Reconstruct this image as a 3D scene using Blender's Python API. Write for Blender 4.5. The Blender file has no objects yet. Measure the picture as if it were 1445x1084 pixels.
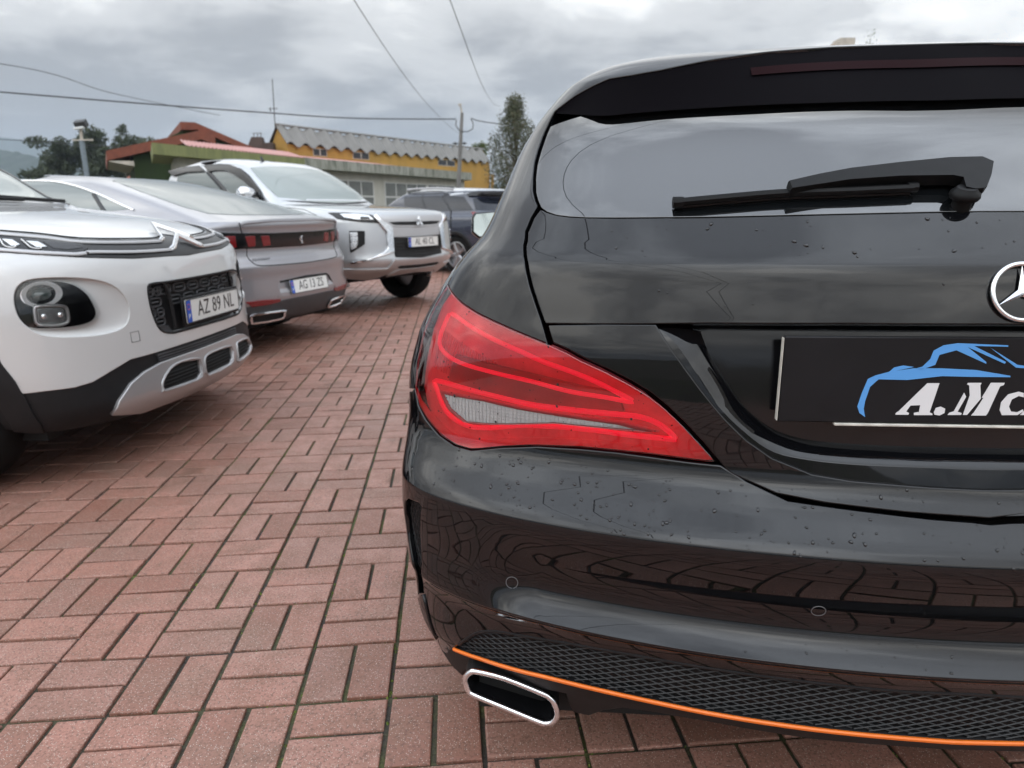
import bpy, math, random
import numpy as np
from math import radians as rad, sin, cos, pi
from mathutils import Vector, Matrix
from mathutils.geometry import delaunay_2d_cdt

HAZE = True
S = bpy.context.scene
COL = S.collection
random.seed(7)
RNG = np.random.default_rng(7)

# ---------------------------------------------------------------- camera
CAM_H = 1.074
PITCH, ROLL = 0.2477, -0.0095
cp, sp, cr, sr = cos(PITCH), sin(PITCH), cos(ROLL), sin(ROLL)
R0 = Vector((1, 0, 0)); D0 = Vector((0, -sp, -cp)); F0 = Vector((0, cp, -sp))
cam_r = cr * R0 - sr * D0
cam_d = sr * R0 + cr * D0
cam = bpy.data.cameras.new('camera')
cam_o = bpy.data.objects.new('camera', cam); COL.objects.link(cam_o)
m = Matrix.Identity(4)
for i in range(3):
    m[i][0] = cam_r[i]; m[i][1] = -cam_d[i]; m[i][2] = -F0[i]
m[2][3] = CAM_H
cam_o.matrix_world = m
cam.sensor_fit = 'HORIZONTAL'; cam.sensor_width = 36.0; cam.lens = 36.0 * 963.48 / 1445
cam.clip_start = 0.02; cam.clip_end = 9000
cam.dof.use_dof = True; cam.dof.focus_distance = 1.0; cam.dof.aperture_fstop = 7.0
S.camera = cam_o

# ---------------------------------------------------------------- overcast sky
SUN_EL, SUN_AZ = rad(52), rad(215)
world = bpy.data.worlds.new('World'); S.world = world; world.use_nodes = True
nt = world.node_tree; nt.nodes.clear()
def wn(t, **k):
    n = nt.nodes.new(t)
    for a, b in k.items(): setattr(n, a, b)
    return n
def wl(a, b): nt.links.new(a, b)
def wmath(op, a, b=None, clamp=False):
    n = wn('ShaderNodeMath', operation=op, use_clamp=clamp)
    for i, v in enumerate((a, b)):
        if v is None: continue
        if isinstance(v, (int, float)): n.inputs[i].default_value = v
        else: wl(v, n.inputs[i])
    return n.outputs[0]
sky = wn('ShaderNodeTexSky', sky_type='NISHITA'); sky.sun_disc = False
sky.sun_elevation = SUN_EL; sky.sun_rotation = SUN_AZ
geo = wn('ShaderNodeTexCoord'); sep = wn('ShaderNodeSeparateXYZ'); wl(geo.outputs['Generated'], sep.inputs[0])
el = wmath('MAXIMUM', sep.outputs[2], 0.0)
den = wmath('ADD', el, 0.16)
cx = wmath('DIVIDE', sep.outputs[0], den); cy = wmath('DIVIDE', sep.outputs[1], den)
comb = wn('ShaderNodeCombineXYZ'); wl(cx, comb.inputs[0]); wl(cy, comb.inputs[1]); comb.inputs[2].default_value = 3.7
def wnoise(scale, detail, rough, dist, off):
    mp = wn('ShaderNodeMapping'); wl(comb.outputs[0], mp.inputs[0]); mp.inputs['Location'].default_value = off
    n = wn('ShaderNodeTexNoise'); wl(mp.outputs[0], n.inputs[0])
    n.inputs['Scale'].default_value = scale; n.inputs['Detail'].default_value = detail
    n.inputs['Roughness'].default_value = rough; n.inputs['Distortion'].default_value = dist
    return n.outputs[0]
def wramp(v, stops):
    r = wn('ShaderNodeValToRGB'); wl(v, r.inputs[0]); e = r.color_ramp.elements
    r.color_ramp.interpolation = 'EASE'
    while len(e) < len(stops): e.new(0.5)
    for x, (p, c) in zip(e, stops): x.position = p; x.color = (*c, 1)
    return r.outputs[0]
n_big = wnoise(0.42, 7, 0.52, 0.35, (1.3, 2.1, 0))
n_fine = wnoise(1.5, 8, 0.55, 0.3, (7.3, 0.4, 2))
mixn = wmath('ADD', wmath('MULTIPLY', n_big, 0.66), wmath('MULTIPLY', n_fine, 0.34))
# cloud radiance: dark bellies to bright thin edges (times the background strength)
cloud = wramp(mixn, [(0.395, (10.6, 10.4, 9.9)), (0.445, (7.2, 7.2, 7.05)), (0.50, (4.6, 4.64, 4.64)), (0.58, (2.55, 2.6, 2.68))])
cover = wramp(mixn, [(0.285, (0, 0, 0)), (0.335, (1, 1, 1))])
# an overcast sky is brighter overhead than at the horizon
zen = wmath('ADD', wmath('MULTIPLY', wmath('POWER', el, 1.62), 3.9), 0.86)
vm = wn('ShaderNodeVectorMath', operation='SCALE'); wl(zen, vm.inputs['Scale'])
# thinner cloud overhead lets some blue through
tint = wn('ShaderNodeMix', data_type='RGBA', blend_type='MULTIPLY'); tint.inputs[0].default_value = 1.0
wl(cloud, tint.inputs[6]); wl(wramp(el, [(0.3, (1.0, 1.0, 1.0)), (0.95, (0.88, 0.95, 1.06))]), tint.inputs[7]); wl(tint.outputs[2], vm.inputs[0])
mx = wn('ShaderNodeMix', data_type='RGBA'); wl(cover, mx.inputs[0]); wl(sky.outputs[0], mx.inputs[6]); wl(vm.outputs[0], mx.inputs[7])
bg = wn('ShaderNodeBackground'); wl(mx.outputs[2], bg.inputs[0]); bg.inputs[1].default_value = 0.14
wo = wn('ShaderNodeOutputWorld'); wl(bg.outputs[0], wo.inputs[0])

sun = bpy.data.lights.new('sun', 'SUN'); sun.energy = 0.5; sun.angle = rad(160); sun.color = (1.0, 0.97, 0.92)
sun_o = bpy.data.objects.new('sun', sun); COL.objects.link(sun_o)
dirv = Vector((sin(SUN_AZ) * cos(SUN_EL), cos(SUN_AZ) * cos(SUN_EL), sin(SUN_EL)))
sun_o.rotation_euler = dirv.to_track_quat('Z', 'Y').to_euler()

S.view_settings.view_transform = 'Standard'; S.view_settings.look = 'None'
S.view_settings.exposure = 0.0; S.view_settings.gamma = 1.0; S.view_settings.use_curve_mapping = False
S.render.engine = 'CYCLES'
S.cycles.max_bounces = 10; S.cycles.transparent_max_bounces = 16; S.cycles.caustics_reflective = False; S.cycles.caustics_refractive = False
S.cycles.use_denoising = True
S.cycles.sample_clamp_indirect = 6.0

# ================================================================ helpers
class Pchip:
    def __init__(s,x,y):
        x=np.array(x,float);y=np.array(y,float);s.x=x;s.y=y
        h=np.diff(x);d=np.diff(y)/h;m=np.zeros_like(x)
        for i in range(1,len(x)-1):
            if d[i-1]*d[i]>0:
                w1=2*h[i]+h[i-1];w2=h[i]+2*h[i-1]
                m[i]=(w1+w2)/(w1/d[i-1]+w2/d[i])
        m[0]=d[0];m[-1]=d[-1];s.m=m;s.h=h
    def __call__(s,t):
        t=np.asarray(t,float);i=np.clip(np.searchsorted(s.x,t)-1,0,len(s.x)-2)
        h=s.h[i];u=(t-s.x[i])/h
        lo=u<0;hi=u>1;uc=np.clip(u,0,1)
        r=((1+2*uc)*(1-uc)**2*s.y[i]+uc*(1-uc)**2*h*s.m[i]+uc*uc*(3-2*uc)*s.y[i+1]+uc*uc*(uc-1)*h*s.m[i+1])
        return r+np.where(lo,(t-s.x[0])*s.m[0],0)+np.where(hi,(t-s.x[-1])*s.m[-1],0)
def sstep(a,b,t):
    u=np.clip((t-a)/(b-a),0,1);return u*u*(3-2*u)
class Wrap:
    """one end of a car as a surface over (a, z): a is 0 on the centre line, 1 where the corner has turned
    into the flank and then runs on along the flank in metres; z is the height"""
    def __init__(s,prof,wid,A,Cc,n,O,h,extra=None,xi=None):
        s.P=Pchip(*zip(*prof));s.Wf=Pchip(*zip(*wid));s.A=A;s.C=Pchip(*zip(*Cc));s.n=n
        s.O=np.array([O[0],O[1],0.]);s.h=h;s.extra=extra
        s.lat=np.array([np.cos(h),-np.sin(h),0]);s.fw=np.array([np.sin(h),np.cos(h),0])
        ph=np.pi/2*np.linspace(0,1,3000)**(n*.5);xx=.9*np.sin(ph)**(2/n);yy=A*xx**2+.3*(1-np.cos(ph)**(2/n))
        L=np.r_[0,np.cumsum(np.hypot(np.diff(xx),np.diff(yy)))];s.tl=L/L[-1];s.tp=ph
    def loc(s,a,z,dy=0.):
        a=np.asarray(a,float);z=np.asarray(z,float);sg=np.where(a<0,-1.,1.);b=np.abs(a)
        ph=np.interp(np.minimum(b,1),s.tl,s.tp);n=s.n
        xi=np.sin(ph)**(2/n);et=1-np.maximum(np.cos(ph),0)**(2/n)
        W=s.Wf(z);y=s.P(z)+s.A*(xi*W)**2+s.C(z)*et+np.maximum(b-1,0)+dy
        if s.extra is not None:y=y+s.extra(xi*W,z)
        return np.stack([sg*xi*W,y,z+0*a],-1)
    def world(s,p):
        p=np.asarray(p,float)
        return s.O+p[...,:1]*s.lat+p[...,1:2]*s.fw+p[...,2:]*np.array([0,0,1.])
    def nrm(s,a,z,dy=0.):
        e=2e-4
        da=s.loc(a+e,z,dy)-s.loc(a-e,z,dy);dz=s.loc(a,z+e,dy)-s.loc(a,z-e,dy)
        q=np.cross(da,dz);return q/np.maximum(np.linalg.norm(q,axis=-1,keepdims=True),1e-12)

def tag(o, label=None, cat=None, group=None, kind=None):
    if label: o['label'] = label
    if cat: o['category'] = cat
    if group: o['group'] = group
    if kind: o['kind'] = kind
    return o
def empty(name, loc=(0, 0, 0), rz=0.0, parent=None):
    o = bpy.data.objects.new(name, None); COL.objects.link(o); o.location = loc; o.rotation_euler = (0, 0, rz)
    o.empty_display_size = 0.1
    if parent: o.parent = parent
    return o
def mesh_obj(name, V, F, mat, parent=None, smooth=True, nrm=None, sharp=None, mats=None, mi=None):
    me = bpy.data.meshes.new(name)
    me.from_pydata([tuple(map(float, v)) for v in V], [], [tuple(int(i) for i in f) for f in F], shade_flat=not smooth)
    for mm in (mats or [mat]): me.materials.append(mm)
    if mi is not None: me.polygons.foreach_set('material_index', np.array(mi, dtype=np.int32))
    if nrm is not None: me.normals_split_custom_set_from_vertices([tuple(map(float, n)) for n in nrm])
    elif smooth and sharp is not None: me.set_sharp_from_angle(angle=rad(sharp))
    me.update()
    o = bpy.data.objects.new(name, me); COL.objects.link(o)
    if parent is not None: o.parent = parent
    return o
class MB:
    """collects shapes into one mesh"""
    def __init__(s): s.V = []; s.F = []
    def add(s, V, F):
        b = len(s.V); s.V += [tuple(v) for v in V]; s.F += [tuple(i + b for i in f) for f in F]; return s
    def box(s, c, d, M=None, bev=0.0):
        x, y, z = d[0] / 2, d[1] / 2, d[2] / 2
        if bev <= 0:
            V = [(i * x, j * y, k * z) for i in (-1, 1) for j in (-1, 1) for k in (-1, 1)]
            F = [(0, 1, 3, 2), (4, 6, 7, 5), (0, 4, 5, 1), (2, 3, 7, 6), (0, 2, 6, 4), (1, 5, 7, 3)]
        else:
            V = []; b = bev
            for i in (-1, 1):
                for j in (-1, 1):
                    for k in (-1, 1):
                        V += [(i * x, j * (y - b), k * (z - b)), (i * (x - b), j * y, k * (z - b)), (i * (x - b), j * (y - b), k * z)]
            I = lambda i, j, k, t: ((i * 2 + j) * 2 + k) * 3 + t
            F = []
            for i in (0, 1):
                q = [I(i, 0, 0, 0), I(i, 0, 1, 0), I(i, 1, 1, 0), I(i, 1, 0, 0)]; F.append(q if i == 0 else q[::-1])
                q = [I(0, i, 0, 1), I(1, i, 0, 1), I(1, i, 1, 1), I(0, i, 1, 1)]; F.append(q if i == 0 else q[::-1])
                q = [I(0, 0, i, 2), I(0, 1, i, 2), I(1, 1, i, 2), I(1, 0, i, 2)]; F.append(q if i == 0 else q[::-1])
            for j in (0, 1):
                for k in (0, 1):
                    q = [I(0, j, k, 1), I(1, j, k, 1), I(1, j, k, 2), I(0, j, k, 2)]; F.append(q if (j ^ k) else q[::-1])
                    q = [I(j, 0, k, 0), I(j, 1, k, 0), I(j, 1, k, 2), I(j, 0, k, 2)]; F.append(q[::-1] if (j ^ k) else q)
                    q = [I(j, k, 0, 0), I(j, k, 1, 0), I(j, k, 1, 1), I(j, k, 0, 1)]; F.append(q if (j ^ k) else q[::-1])
            for i in (0, 1):
                for j in (0, 1):
                    for k in (0, 1):
                        q = [I(i, j, k, 0), I(i, j, k, 1), I(i, j, k, 2)]; F.append(q if (i + j + k) % 2 else q[::-1])
        V = [Vector(v) for v in V]
        if M is not None: V = [M @ v for v in V]
        c = Vector(c)
        return s.add([v + c for v in V], F)
    def tube(s, pts, r, n=8, closed=False, flat=1.0, up=(0, 0, 1), caps=True):
        P = [Vector(p) for p in pts]; k = len(P); rr = r if hasattr(r, '__len__') else [r] * k
        V = []; up = Vector(up); X0 = None
        for i in range(k):
            a = P[(i - 1) % k] if (closed or i) else P[0]; b = P[(i + 1) % k] if (closed or i < k - 1) else P[-1]
            t = (b - a)
            t = t.normalized() if t.length > 1e-9 else Vector((1, 0, 0))
            if X0 is None:
                X = t.cross(up)
                if X.length < 1e-3: X = t.cross(Vector((1, 0.3, 0)))
            else: X = X0 - t * X0.dot(t)
            X.normalize(); X0 = X; Y = X.cross(t)
            for j in range(n):
                q = 2 * pi * j / n; V.append(P[i] + X * (cos(q) * rr[i]) + Y * (sin(q) * rr[i] * flat))
        F = []
        for i in range(k if closed else k - 1):
            i2 = (i + 1) % k
            for j in range(n):
                j2 = (j + 1) % n; F.append((i * n + j, i * n + j2, i2 * n + j2, i2 * n + j))
        if not closed and caps:
            F.append(tuple(range(n))[::-1]); F.append(tuple((k - 1) * n + j for j in range(n)))
        return s.add(V, F)
    def lathe(s, prof, n=32, M=None, closed=False):
        """prof: (radius, x) pairs turned about the local x axis"""
        V = []; k = len(prof)
        for i in range(n):
            q = 2 * pi * i / n
            for r, x in prof: V.append(Vector((x, r * cos(q), r * sin(q))))
        F = []
        for i in range(n):
            i2 = (i + 1) % n
            for j in range(k if closed else k - 1):
                j2 = (j + 1) % k; F.append((i * k + j, i * k + j2, i2 * k + j2, i2 * k + j))
        if M is not None: V = [M @ v for v in V]
        return s.add(V, F)
    def prism(s, poly, M, depth):
        """flat polygon (x, y) raised by depth along the local z of M"""
        k = len(poly)
        V = [M @ Vector((x, y, depth)) for x, y in poly] + [M @ Vector((x, y, 0)) for x, y in poly]
        ar = sum(poly[i][0] * poly[(i + 1) % k][1] - poly[(i + 1) % k][0] * poly[i][1] for i in range(k))
        T = delaunay_2d_cdt([Vector(p) for p in poly], [(i, (i + 1) % k) for i in range(k)], [], 1, 1e-7)
        b = len(s.V); s.V += [tuple(v) for v in V]
        idx = [o[0] if o else -1 for o in T[3]]
        for f in T[2]:
            f = [idx[i] for i in f]
            if min(f) < 0: continue
            a2 = sum(poly[f[i]][0] * poly[f[(i + 1) % len(f)]][1] - poly[f[(i + 1) % len(f)]][0] * poly[f[i]][1] for i in range(len(f)))
            if a2 < 0: f = f[::-1]
            s.F.append(tuple(b + i for i in f))
        for i in range(k):
            j = (i + 1) % k; q = (b + i, b + k + i, b + k + j, b + j)
            s.F.append(q if ar > 0 else q[::-1])
        return s
    def build(s, name, mat, parent=None, smooth=True, sharp=40):
        return mesh_obj(name, s.V, s.F, mat, parent, smooth=smooth, sharp=sharp)
def area2(p):
    x, y = p[:, 0], p[:, 1]; return float(np.sum(x * np.roll(y, -1) - np.roll(x, -1) * y))
def inside(p, q):
    """points q inside polygon p"""
    r = np.zeros(len(q), bool); x, y = q[:, 0], q[:, 1]; n = len(p)
    for i in range(n):
        x1, y1 = p[i]; x2, y2 = p[(i + 1) % n]
        if y1 == y2: continue
        c = ((y1 > y) != (y2 > y)) & (x < (x2 - x1) * (y - y1) / (y2 - y1) + x1); r ^= c
    return r
def densify(p, step, closed=True):
    p = np.array(p, float); out = []
    for i in range(len(p) if closed else len(p) - 1):
        a, b = p[i], p[(i + 1) % len(p)]; k = max(1, int(np.ceil(np.hypot(*(b - a)) / step)))
        out += [a + (b - a) * j / k for j in range(k)]
    if not closed: out.append(p[-1])
    return np.array(out)
def smooth_line(p, closed=False, sub=4):
    """Catmull-Rom through the points"""
    p = np.array(p, float); n = len(p); out = []
    for i in range(n if closed else n - 1):
        g = (lambda k: p[k % n]) if closed else (lambda k: p[min(max(k, 0), n - 1)])
        a, b, c, d = g(i - 1), g(i), g(i + 1), g(i + 2)
        for t in np.arange(sub) / sub:
            out.append(.5 * (2 * b + (c - a) * t + (2 * a - 5 * b + 4 * c - d) * t * t + (3 * b - a - 3 * c + d) * t ** 3))
    if not closed: out.append(p[-1])
    return np.array(out)
def resample(p, n):
    p = np.array(p, float); L = np.r_[0, np.cumsum(np.linalg.norm(np.diff(p, axis=0), axis=1))]; t = np.linspace(0, L[-1], n)
    return np.stack([np.interp(t, L, p[:, k]) for k in range(p.shape[1])], 1)
def mir(p): return [(-a, z) for a, z in p][::-1]
def sym(left):
    """a line from the left to the centre, continued as its mirror image to the right"""
    l = [(min(a, -1e-4), z) for a, z in left if a < -0.004]
    return l + [(0.0, left[-1][1])] + mir(l)
def panel(name, w, outl, mat, parent, holes=(), off=0.0, dy=0.0, depth=0.012, r=0.0015, step=0.025, zl=(), lip=True):
    """a skin panel lying on the surface w: its outline (and holes) in surface coordinates, rounded edge, real thickness"""
    loops = [densify(outl, step)] + [densify(hh, step) for hh in holes]
    for i, l in enumerate(loops):
        if (area2(l) < 0) == (i == 0): loops[i] = l[::-1]
    o = loops[0]
    lo, hi = o.min(0), o.max(0)
    gx = np.arange(lo[0] + step * .5, hi[0], step); gz = np.arange(lo[1] + step * .5, hi[1], step)
    if len(zl): gz = np.concatenate([gz[np.min(np.abs(gz[:, None] - np.array(zl)[None]), 1) > step * .25] if len(gz) else gz, [z for z in zl if lo[1] < z < hi[1]]])
    G = np.stack(np.meshgrid(gx, gz), -1).reshape(-1, 2)
    ok = inside(o, G)
    for hh in loops[1:]: ok &= ~inside(hh, G)
    G = G[ok]
    if len(G):
        B = np.concatenate(loops); d = np.full(len(G), 9.)
        for k in range(0, len(B), 400): d = np.minimum(d, np.min(np.hypot(G[:, None, 0] - B[None, k:k + 400, 0], (G[:, None, 1] - B[None, k:k + 400, 1]) * 1.6), 1))
        G = G[d > step * .3]
    P = [Vector(p) for l in loops for p in l]; E = []; b = 0
    for l in loops: E += [(b + i, b + (i + 1) % len(l)) for i in range(len(l))]; b += len(l)
    P += [Vector(g) for g in G]
    T = delaunay_2d_cdt(P, E, [], 0, 1e-7)
    Q = np.array([tuple(v) for v in T[0]]); F = np.array([f for f in T[2] if len(f) == 3])
    c = Q[F].mean(1); ok = inside(o, c)
    for hh in loops[1:]: ok &= ~inside(hh, c)
    F = F[ok]
    def ev(a): return w.loc(a[:, 0], a[:, 1], dy), w.nrm(a[:, 0], a[:, 1], dy)
    X, N = ev(Q); V = [X + N * off]; NN = [N]
    fn = np.cross(X[F[:, 1]] - X[F[:, 0]], X[F[:, 2]] - X[F[:, 0]]); fl = np.sum(fn * N[F[:, 0]], 1) < 0
    F[fl] = F[fl][:, ::-1]; FF = [tuple(f) for f in F]; base = len(Q)
    if lip:
        for l in loops:
            X, N = ev(l); X = X + N * off; t = np.roll(X, -1, 0) - np.roll(X, 1, 0)
            t /= np.maximum(np.linalg.norm(t, axis=1, keepdims=True), 1e-9); out = np.cross(t, N)
            rings = [(X, N)]
            for th in (0.6, 1.1, pi / 2): rings.append((X + out * r * sin(th) - N * r * (1 - cos(th)), N * cos(th) + out * sin(th)))
            rings.append((X + out * r - N * depth, out))
            n = len(l)
            for x, nn in rings: V.append(x); NN.append(nn)
            for k in range(len(rings) - 1):
                for i in range(n):
                    j = (i + 1) % n; FF.append((base + k * n + i, base + (k + 1) * n + i, base + (k + 1) * n + j, base + k * n + j))
            base += n * len(rings)
    return mesh_obj(name, np.concatenate(V), FF, mat, parent, nrm=np.concatenate(NN))
def loft(name, curves, mat, parent, n=60, sharp=35, flip=False):
    C_ = [resample(c, n) for c in curves]; V = np.concatenate(C_); F = []
    for k in range(len(C_) - 1):
        for i in range(n - 1):
            q = (k * n + i, k * n + i + 1, (k + 1) * n + i + 1, (k + 1) * n + i); F.append(q[::-1] if flip else q)
    return mesh_obj(name, V, F, mat, parent, sharp=sharp)
def on(w, pts, off=0.0, dy=0.0):
    p = np.array(pts, float); return w.loc(p[:, 0], p[:, 1], dy) + w.nrm(p[:, 0], p[:, 1], dy) * off
def bead(name, w, pts, rad_, mat, parent, off=0.0, dy=0.0, closed=False, flat=1.0, sub=4, n=8):
    p = smooth_line(pts, closed, sub) if sub > 1 else np.array(pts, float)
    nn = w.nrm(p[:1, 0], p[:1, 1], dy)[0]
    mb = MB(); mb.tube(on(w, p, off, dy), rad_, n, closed, flat, up=tuple(nn)); return mb.build(name, mat, parent)
def text_obj(name, s, size, M, mat, parent, ex=0.0006, sx=1.0, shear=0.0, align='CENTER', space=1.0):
    cu = bpy.data.curves.new(name, 'FONT'); cu.body = s; cu.size = size; cu.extrude = ex; cu.align_x = align; cu.align_y = 'CENTER'; cu.shear = shear; cu.space_character = space
    cu.resolution_u = 3
    t = bpy.data.objects.new(name, cu); COL.objects.link(t)
    bpy.context.view_layer.update()
    me = bpy.data.meshes.new_from_object(t.evaluated_get(bpy.context.evaluated_depsgraph_get()))
    bpy.data.objects.remove(t); me.name = name
    me.transform(M @ Matrix.Diagonal((sx, 1, 1, 1))); me.materials.clear(); me.materials.append(mat)
    o = bpy.data.objects.new(name, me); COL.objects.link(o)
    if parent: o.parent = parent
    return o
def frame(p, x, z):
    """matrix with its origin at p, x along x and z along z"""
    z = Vector(z).normalized(); x = Vector(x); x = (x - z * x.dot(z)).normalized(); y = z.cross(x)
    M = Matrix.Identity(4)
    for i in range(3): M[i][0] = x[i]; M[i][1] = y[i]; M[i][2] = z[i]; M[i][3] = p[i]
    return M

# ================================================================ materials
def new_mat(name):
    mt = bpy.data.materials.new(name); mt.use_nodes = True; t = mt.node_tree; t.nodes.clear()
    o = t.nodes.new('ShaderNodeOutputMaterial'); return mt, t, o
class NT:
    def __init__(s, t): s.t = t
    def n(s, typ, ins=None, **k):
        x = s.t.nodes.new(typ)
        for a, b in k.items(): setattr(x, a, b)
        for a, b in (ins or {}).items():
            if hasattr(b, 'is_output'): s.t.links.new(b, x.inputs[a])
            else: x.inputs[a].default_value = b
        return x
    def pos(s, obj=False):
        return s.n('ShaderNodeTexCoord').outputs['Object'] if obj else s.n('ShaderNodeNewGeometry').outputs['Position']
    def noise(s, v, scale, detail=4, rough=.55, dist=0.0):
        return s.n('ShaderNodeTexNoise', {'Vector': v, 'Scale': scale, 'Detail': detail, 'Roughness': rough, 'Distortion': dist}).outputs[0]
    def ramp(s, f, stops, mode='LINEAR'):
        r = s.n('ShaderNodeValToRGB', {0: f}); e = r.color_ramp.elements; r.color_ramp.interpolation = mode
        while len(e) < len(stops): e.new(.5)
        for x, (p, c) in zip(e, stops):
            x.position = p; x.color = (*c, 1) if hasattr(c, '__len__') else (c, c, c, 1)
        return r.outputs[0]
    def mix(s, f, a, b, mode='MIX'):
        x = s.n('ShaderNodeMix', data_type='RGBA', blend_type=mode)
        for i, v in ((0, f), (6, a), (7, b)):
            if hasattr(v, 'is_output'): s.t.links.new(v, x.inputs[i])
            elif i == 0: x.inputs[0].default_value = v
            else: x.inputs[i].default_value = (*v, 1)
        return x.outputs[2]
    def bump(s, h, strength=.3, dist=.002):
        return s.n('ShaderNodeBump', {'Height': h, 'Strength': strength, 'Distance': dist}).outputs[0]
    def math(s, op, a, b=0.0, clamp=False):
        return s.n('ShaderNodeMath', {0: a, 1: b}, operation=op, use_clamp=clamp).outputs[0]
def pbsdf(name, col=(.5, .5, .5), rough=.5, metal=0.0, ior=1.5, coat=0.0, coat_rough=.03, grime=0.0, gscale=8.0, bump=0.0, bscale=300.0, spec=.5, emit=None, estr=0.0, rvar=0.0):
    """plain surface with a little noise in its colour, gloss and relief"""
    mt, t, o = new_mat(name); N = NT(t)
    b = N.n('ShaderNodeBsdfPrincipled', {'Base Color': (*col, 1), 'Roughness': rough, 'Metallic': metal, 'IOR': ior, 'Coat Weight': coat, 'Coat Roughness': coat_rough, 'Specular IOR Level': spec})
    p = N.pos(True)
    if grime:
        f = N.noise(p, gscale, 6, .62)
        c = N.ramp(f, [(.3, tuple(x * (1 - grime) for x in col)), (.7, tuple(min(1, x * (1 + grime * .5)) for x in col))]); t.links.new(c, b.inputs['Base Color'])
    if rvar:
        f = N.noise(p, gscale * 2.3, 5, .6); t.links.new(N.ramp(f, [(.35, rough), (.75, min(1, rough + rvar))]), b.inputs['Roughness'])
    if bump: t.links.new(N.bump(N.noise(p, bscale, 3, .6), bump, .001), b.inputs['Normal'])
    if emit: b.inputs['Emission Color'].default_value = (*emit, 1); b.inputs['Emission Strength'].default_value = estr
    t.links.new(b.outputs[0], o.inputs[0]); return mt
def lens_mat(name, tint, ior=1.5, rough=.0):
    mt, t, o = new_mat(name); N = NT(t)
    tr = N.n('ShaderNodeBsdfTransparent', {'Color': (*tint, 1)}); gl = N.n('ShaderNodeBsdfGlossy', {'Color': (1, 1, 1, 1), 'Roughness': rough + .01})
    fr = N.n('ShaderNodeFresnel', {'IOR': ior}); mx = N.n('ShaderNodeMixShader', {0: fr.outputs[0], 1: tr.outputs[0], 2: gl.outputs[0]})
    t.links.new(mx.outputs[0], o.inputs[0]); return mt
def paint(name, col, flake=0.0, rough=.35, coat=1.0, metal=0.0, ior=1.5, film=.05, spec=.5, civ=1.55):
    """car paint: base under a clear coat, the coat slightly dulled where water has dried on it"""
    mt, t, o = new_mat(name); N = NT(t); p = N.pos(True)
    b = N.n('ShaderNodeBsdfPrincipled', {'Base Color': (*col, 1), 'Roughness': rough, 'Metallic': metal, 'IOR': ior, 'Coat Weight': coat, 'Coat IOR': civ, 'Specular IOR Level': spec})
    f = N.noise(p, 5.0, 7, .65, .4)
    t.links.new(N.ramp(f, [(.4, .012), (.8, .012 + film)]), b.inputs['Coat Roughness'])
    if flake:
        v = N.n('ShaderNodeTexVoronoi', {'Vector': p, 'Scale': 1800.0}); c = N.ramp(v.outputs['Color'], [(0, tuple(x * (1 - flake) for x in col)), (1, tuple(min(1, x * (1 + flake)) for x in col))])
        t.links.new(c, b.inputs['Base Color'])
    t.links.new(b.outputs[0], o.inputs[0]); return mt

M = {}
M['black_paint'] = paint('black_paint', (.0035, .0036, .0044), rough=.5, ior=1.45, film=.02, spec=.0, civ=1.51)
M['band_black'] = pbsdf('band_black', (.008, .008, .009), .35)
M['mesh_plastic'] = pbsdf('mesh_plastic', (.02, .0205, .022), .42, spec=.35, grime=.3, gscale=40)
M['spoiler_black'] = pbsdf('spoiler_black', (.0026, .0020, .0030), .8, spec=.04)
M['suv_glass'] = pbsdf('suv_glass', (.008, .010, .016), .03, ior=1.5)
M['gloss_black'] = pbsdf('gloss_black', (.006, .006, .007), .08, ior=1.5, rvar=.08)
M['black_plastic'] = pbsdf('black_plastic', (.011, .011, .012), .55, spec=.3, bump=.25, bscale=900, grime=.3, gscale=20)
M['dark_void'] = pbsdf('dark_void', (.004, .004, .004), .8)
M['grey_plastic'] = pbsdf('grey_plastic', (.045, .046, .05), .5, bump=.2, bscale=700, grime=.2)
M['privacy_glass'] = pbsdf('privacy_glass', (.006, .007, .008), .015, ior=2.15, rvar=.03, gscale=3)
M['chrome'] = pbsdf('chrome', (.82, .82, .83), .09, metal=1.0, grime=.12, gscale=25, rvar=.1)
M['satin_silver'] = pbsdf('satin_silver', (.46, .455, .46), .38, metal=.6, coat=.3)
M['white_paint'] = paint('white_paint', (.58, .58, .575), rough=.4)
M['silver_paint'] = paint('silver_paint', (.50, .515, .53), flake=.18, rough=.34, metal=.55)
M['grey_paint'] = paint('grey_paint', (.29, .287, .305), flake=.25, rough=.32, metal=.45)
M['navy_paint'] = paint('navy_paint', (.014, .020, .042), flake=.3, rough=.25)
M['car_glass'] = pbsdf('car_glass', (.10, .125, .12), .02, ior=2.0, rvar=.02)
M['pale_glass'] = pbsdf('pale_glass', (.22, .255, .24), .03, ior=2.0, rvar=.03)
M['tyre_rubber'] = pbsdf('tyre_rubber', (.008, .008, .008), .85, spec=.2, bump=.4, bscale=120, grime=.3)
M['rim_alloy'] = pbsdf('rim_alloy', (.35, .35, .36), .3, metal=.9)
M['orange_trim'] = pbsdf('orange_trim', (.90, .19, .010), .38, grime=.08, gscale=30, coat=.3)
M['sensor_ring'] = pbsdf('sensor_ring', (.11, .11, .115), .3)
M['lens_red'] = lens_mat('lens_red', (.96, .165, .215), 1.75)
M['lens_clear'] = lens_mat('lens_clear', (.93, .95, .95), 1.5)
M['lamp_red_back'] = pbsdf('lamp_red_back', (.92, .42, .44), .4, metal=.05, emit=(1, .04, .09), estr=.08, grime=.35, gscale=14, bump=.5, bscale=160)
M['lamp_dark_back'] = pbsdf('lamp_dark_back', (.50, .10, .12), .35, grime=.4, gscale=10)
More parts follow.
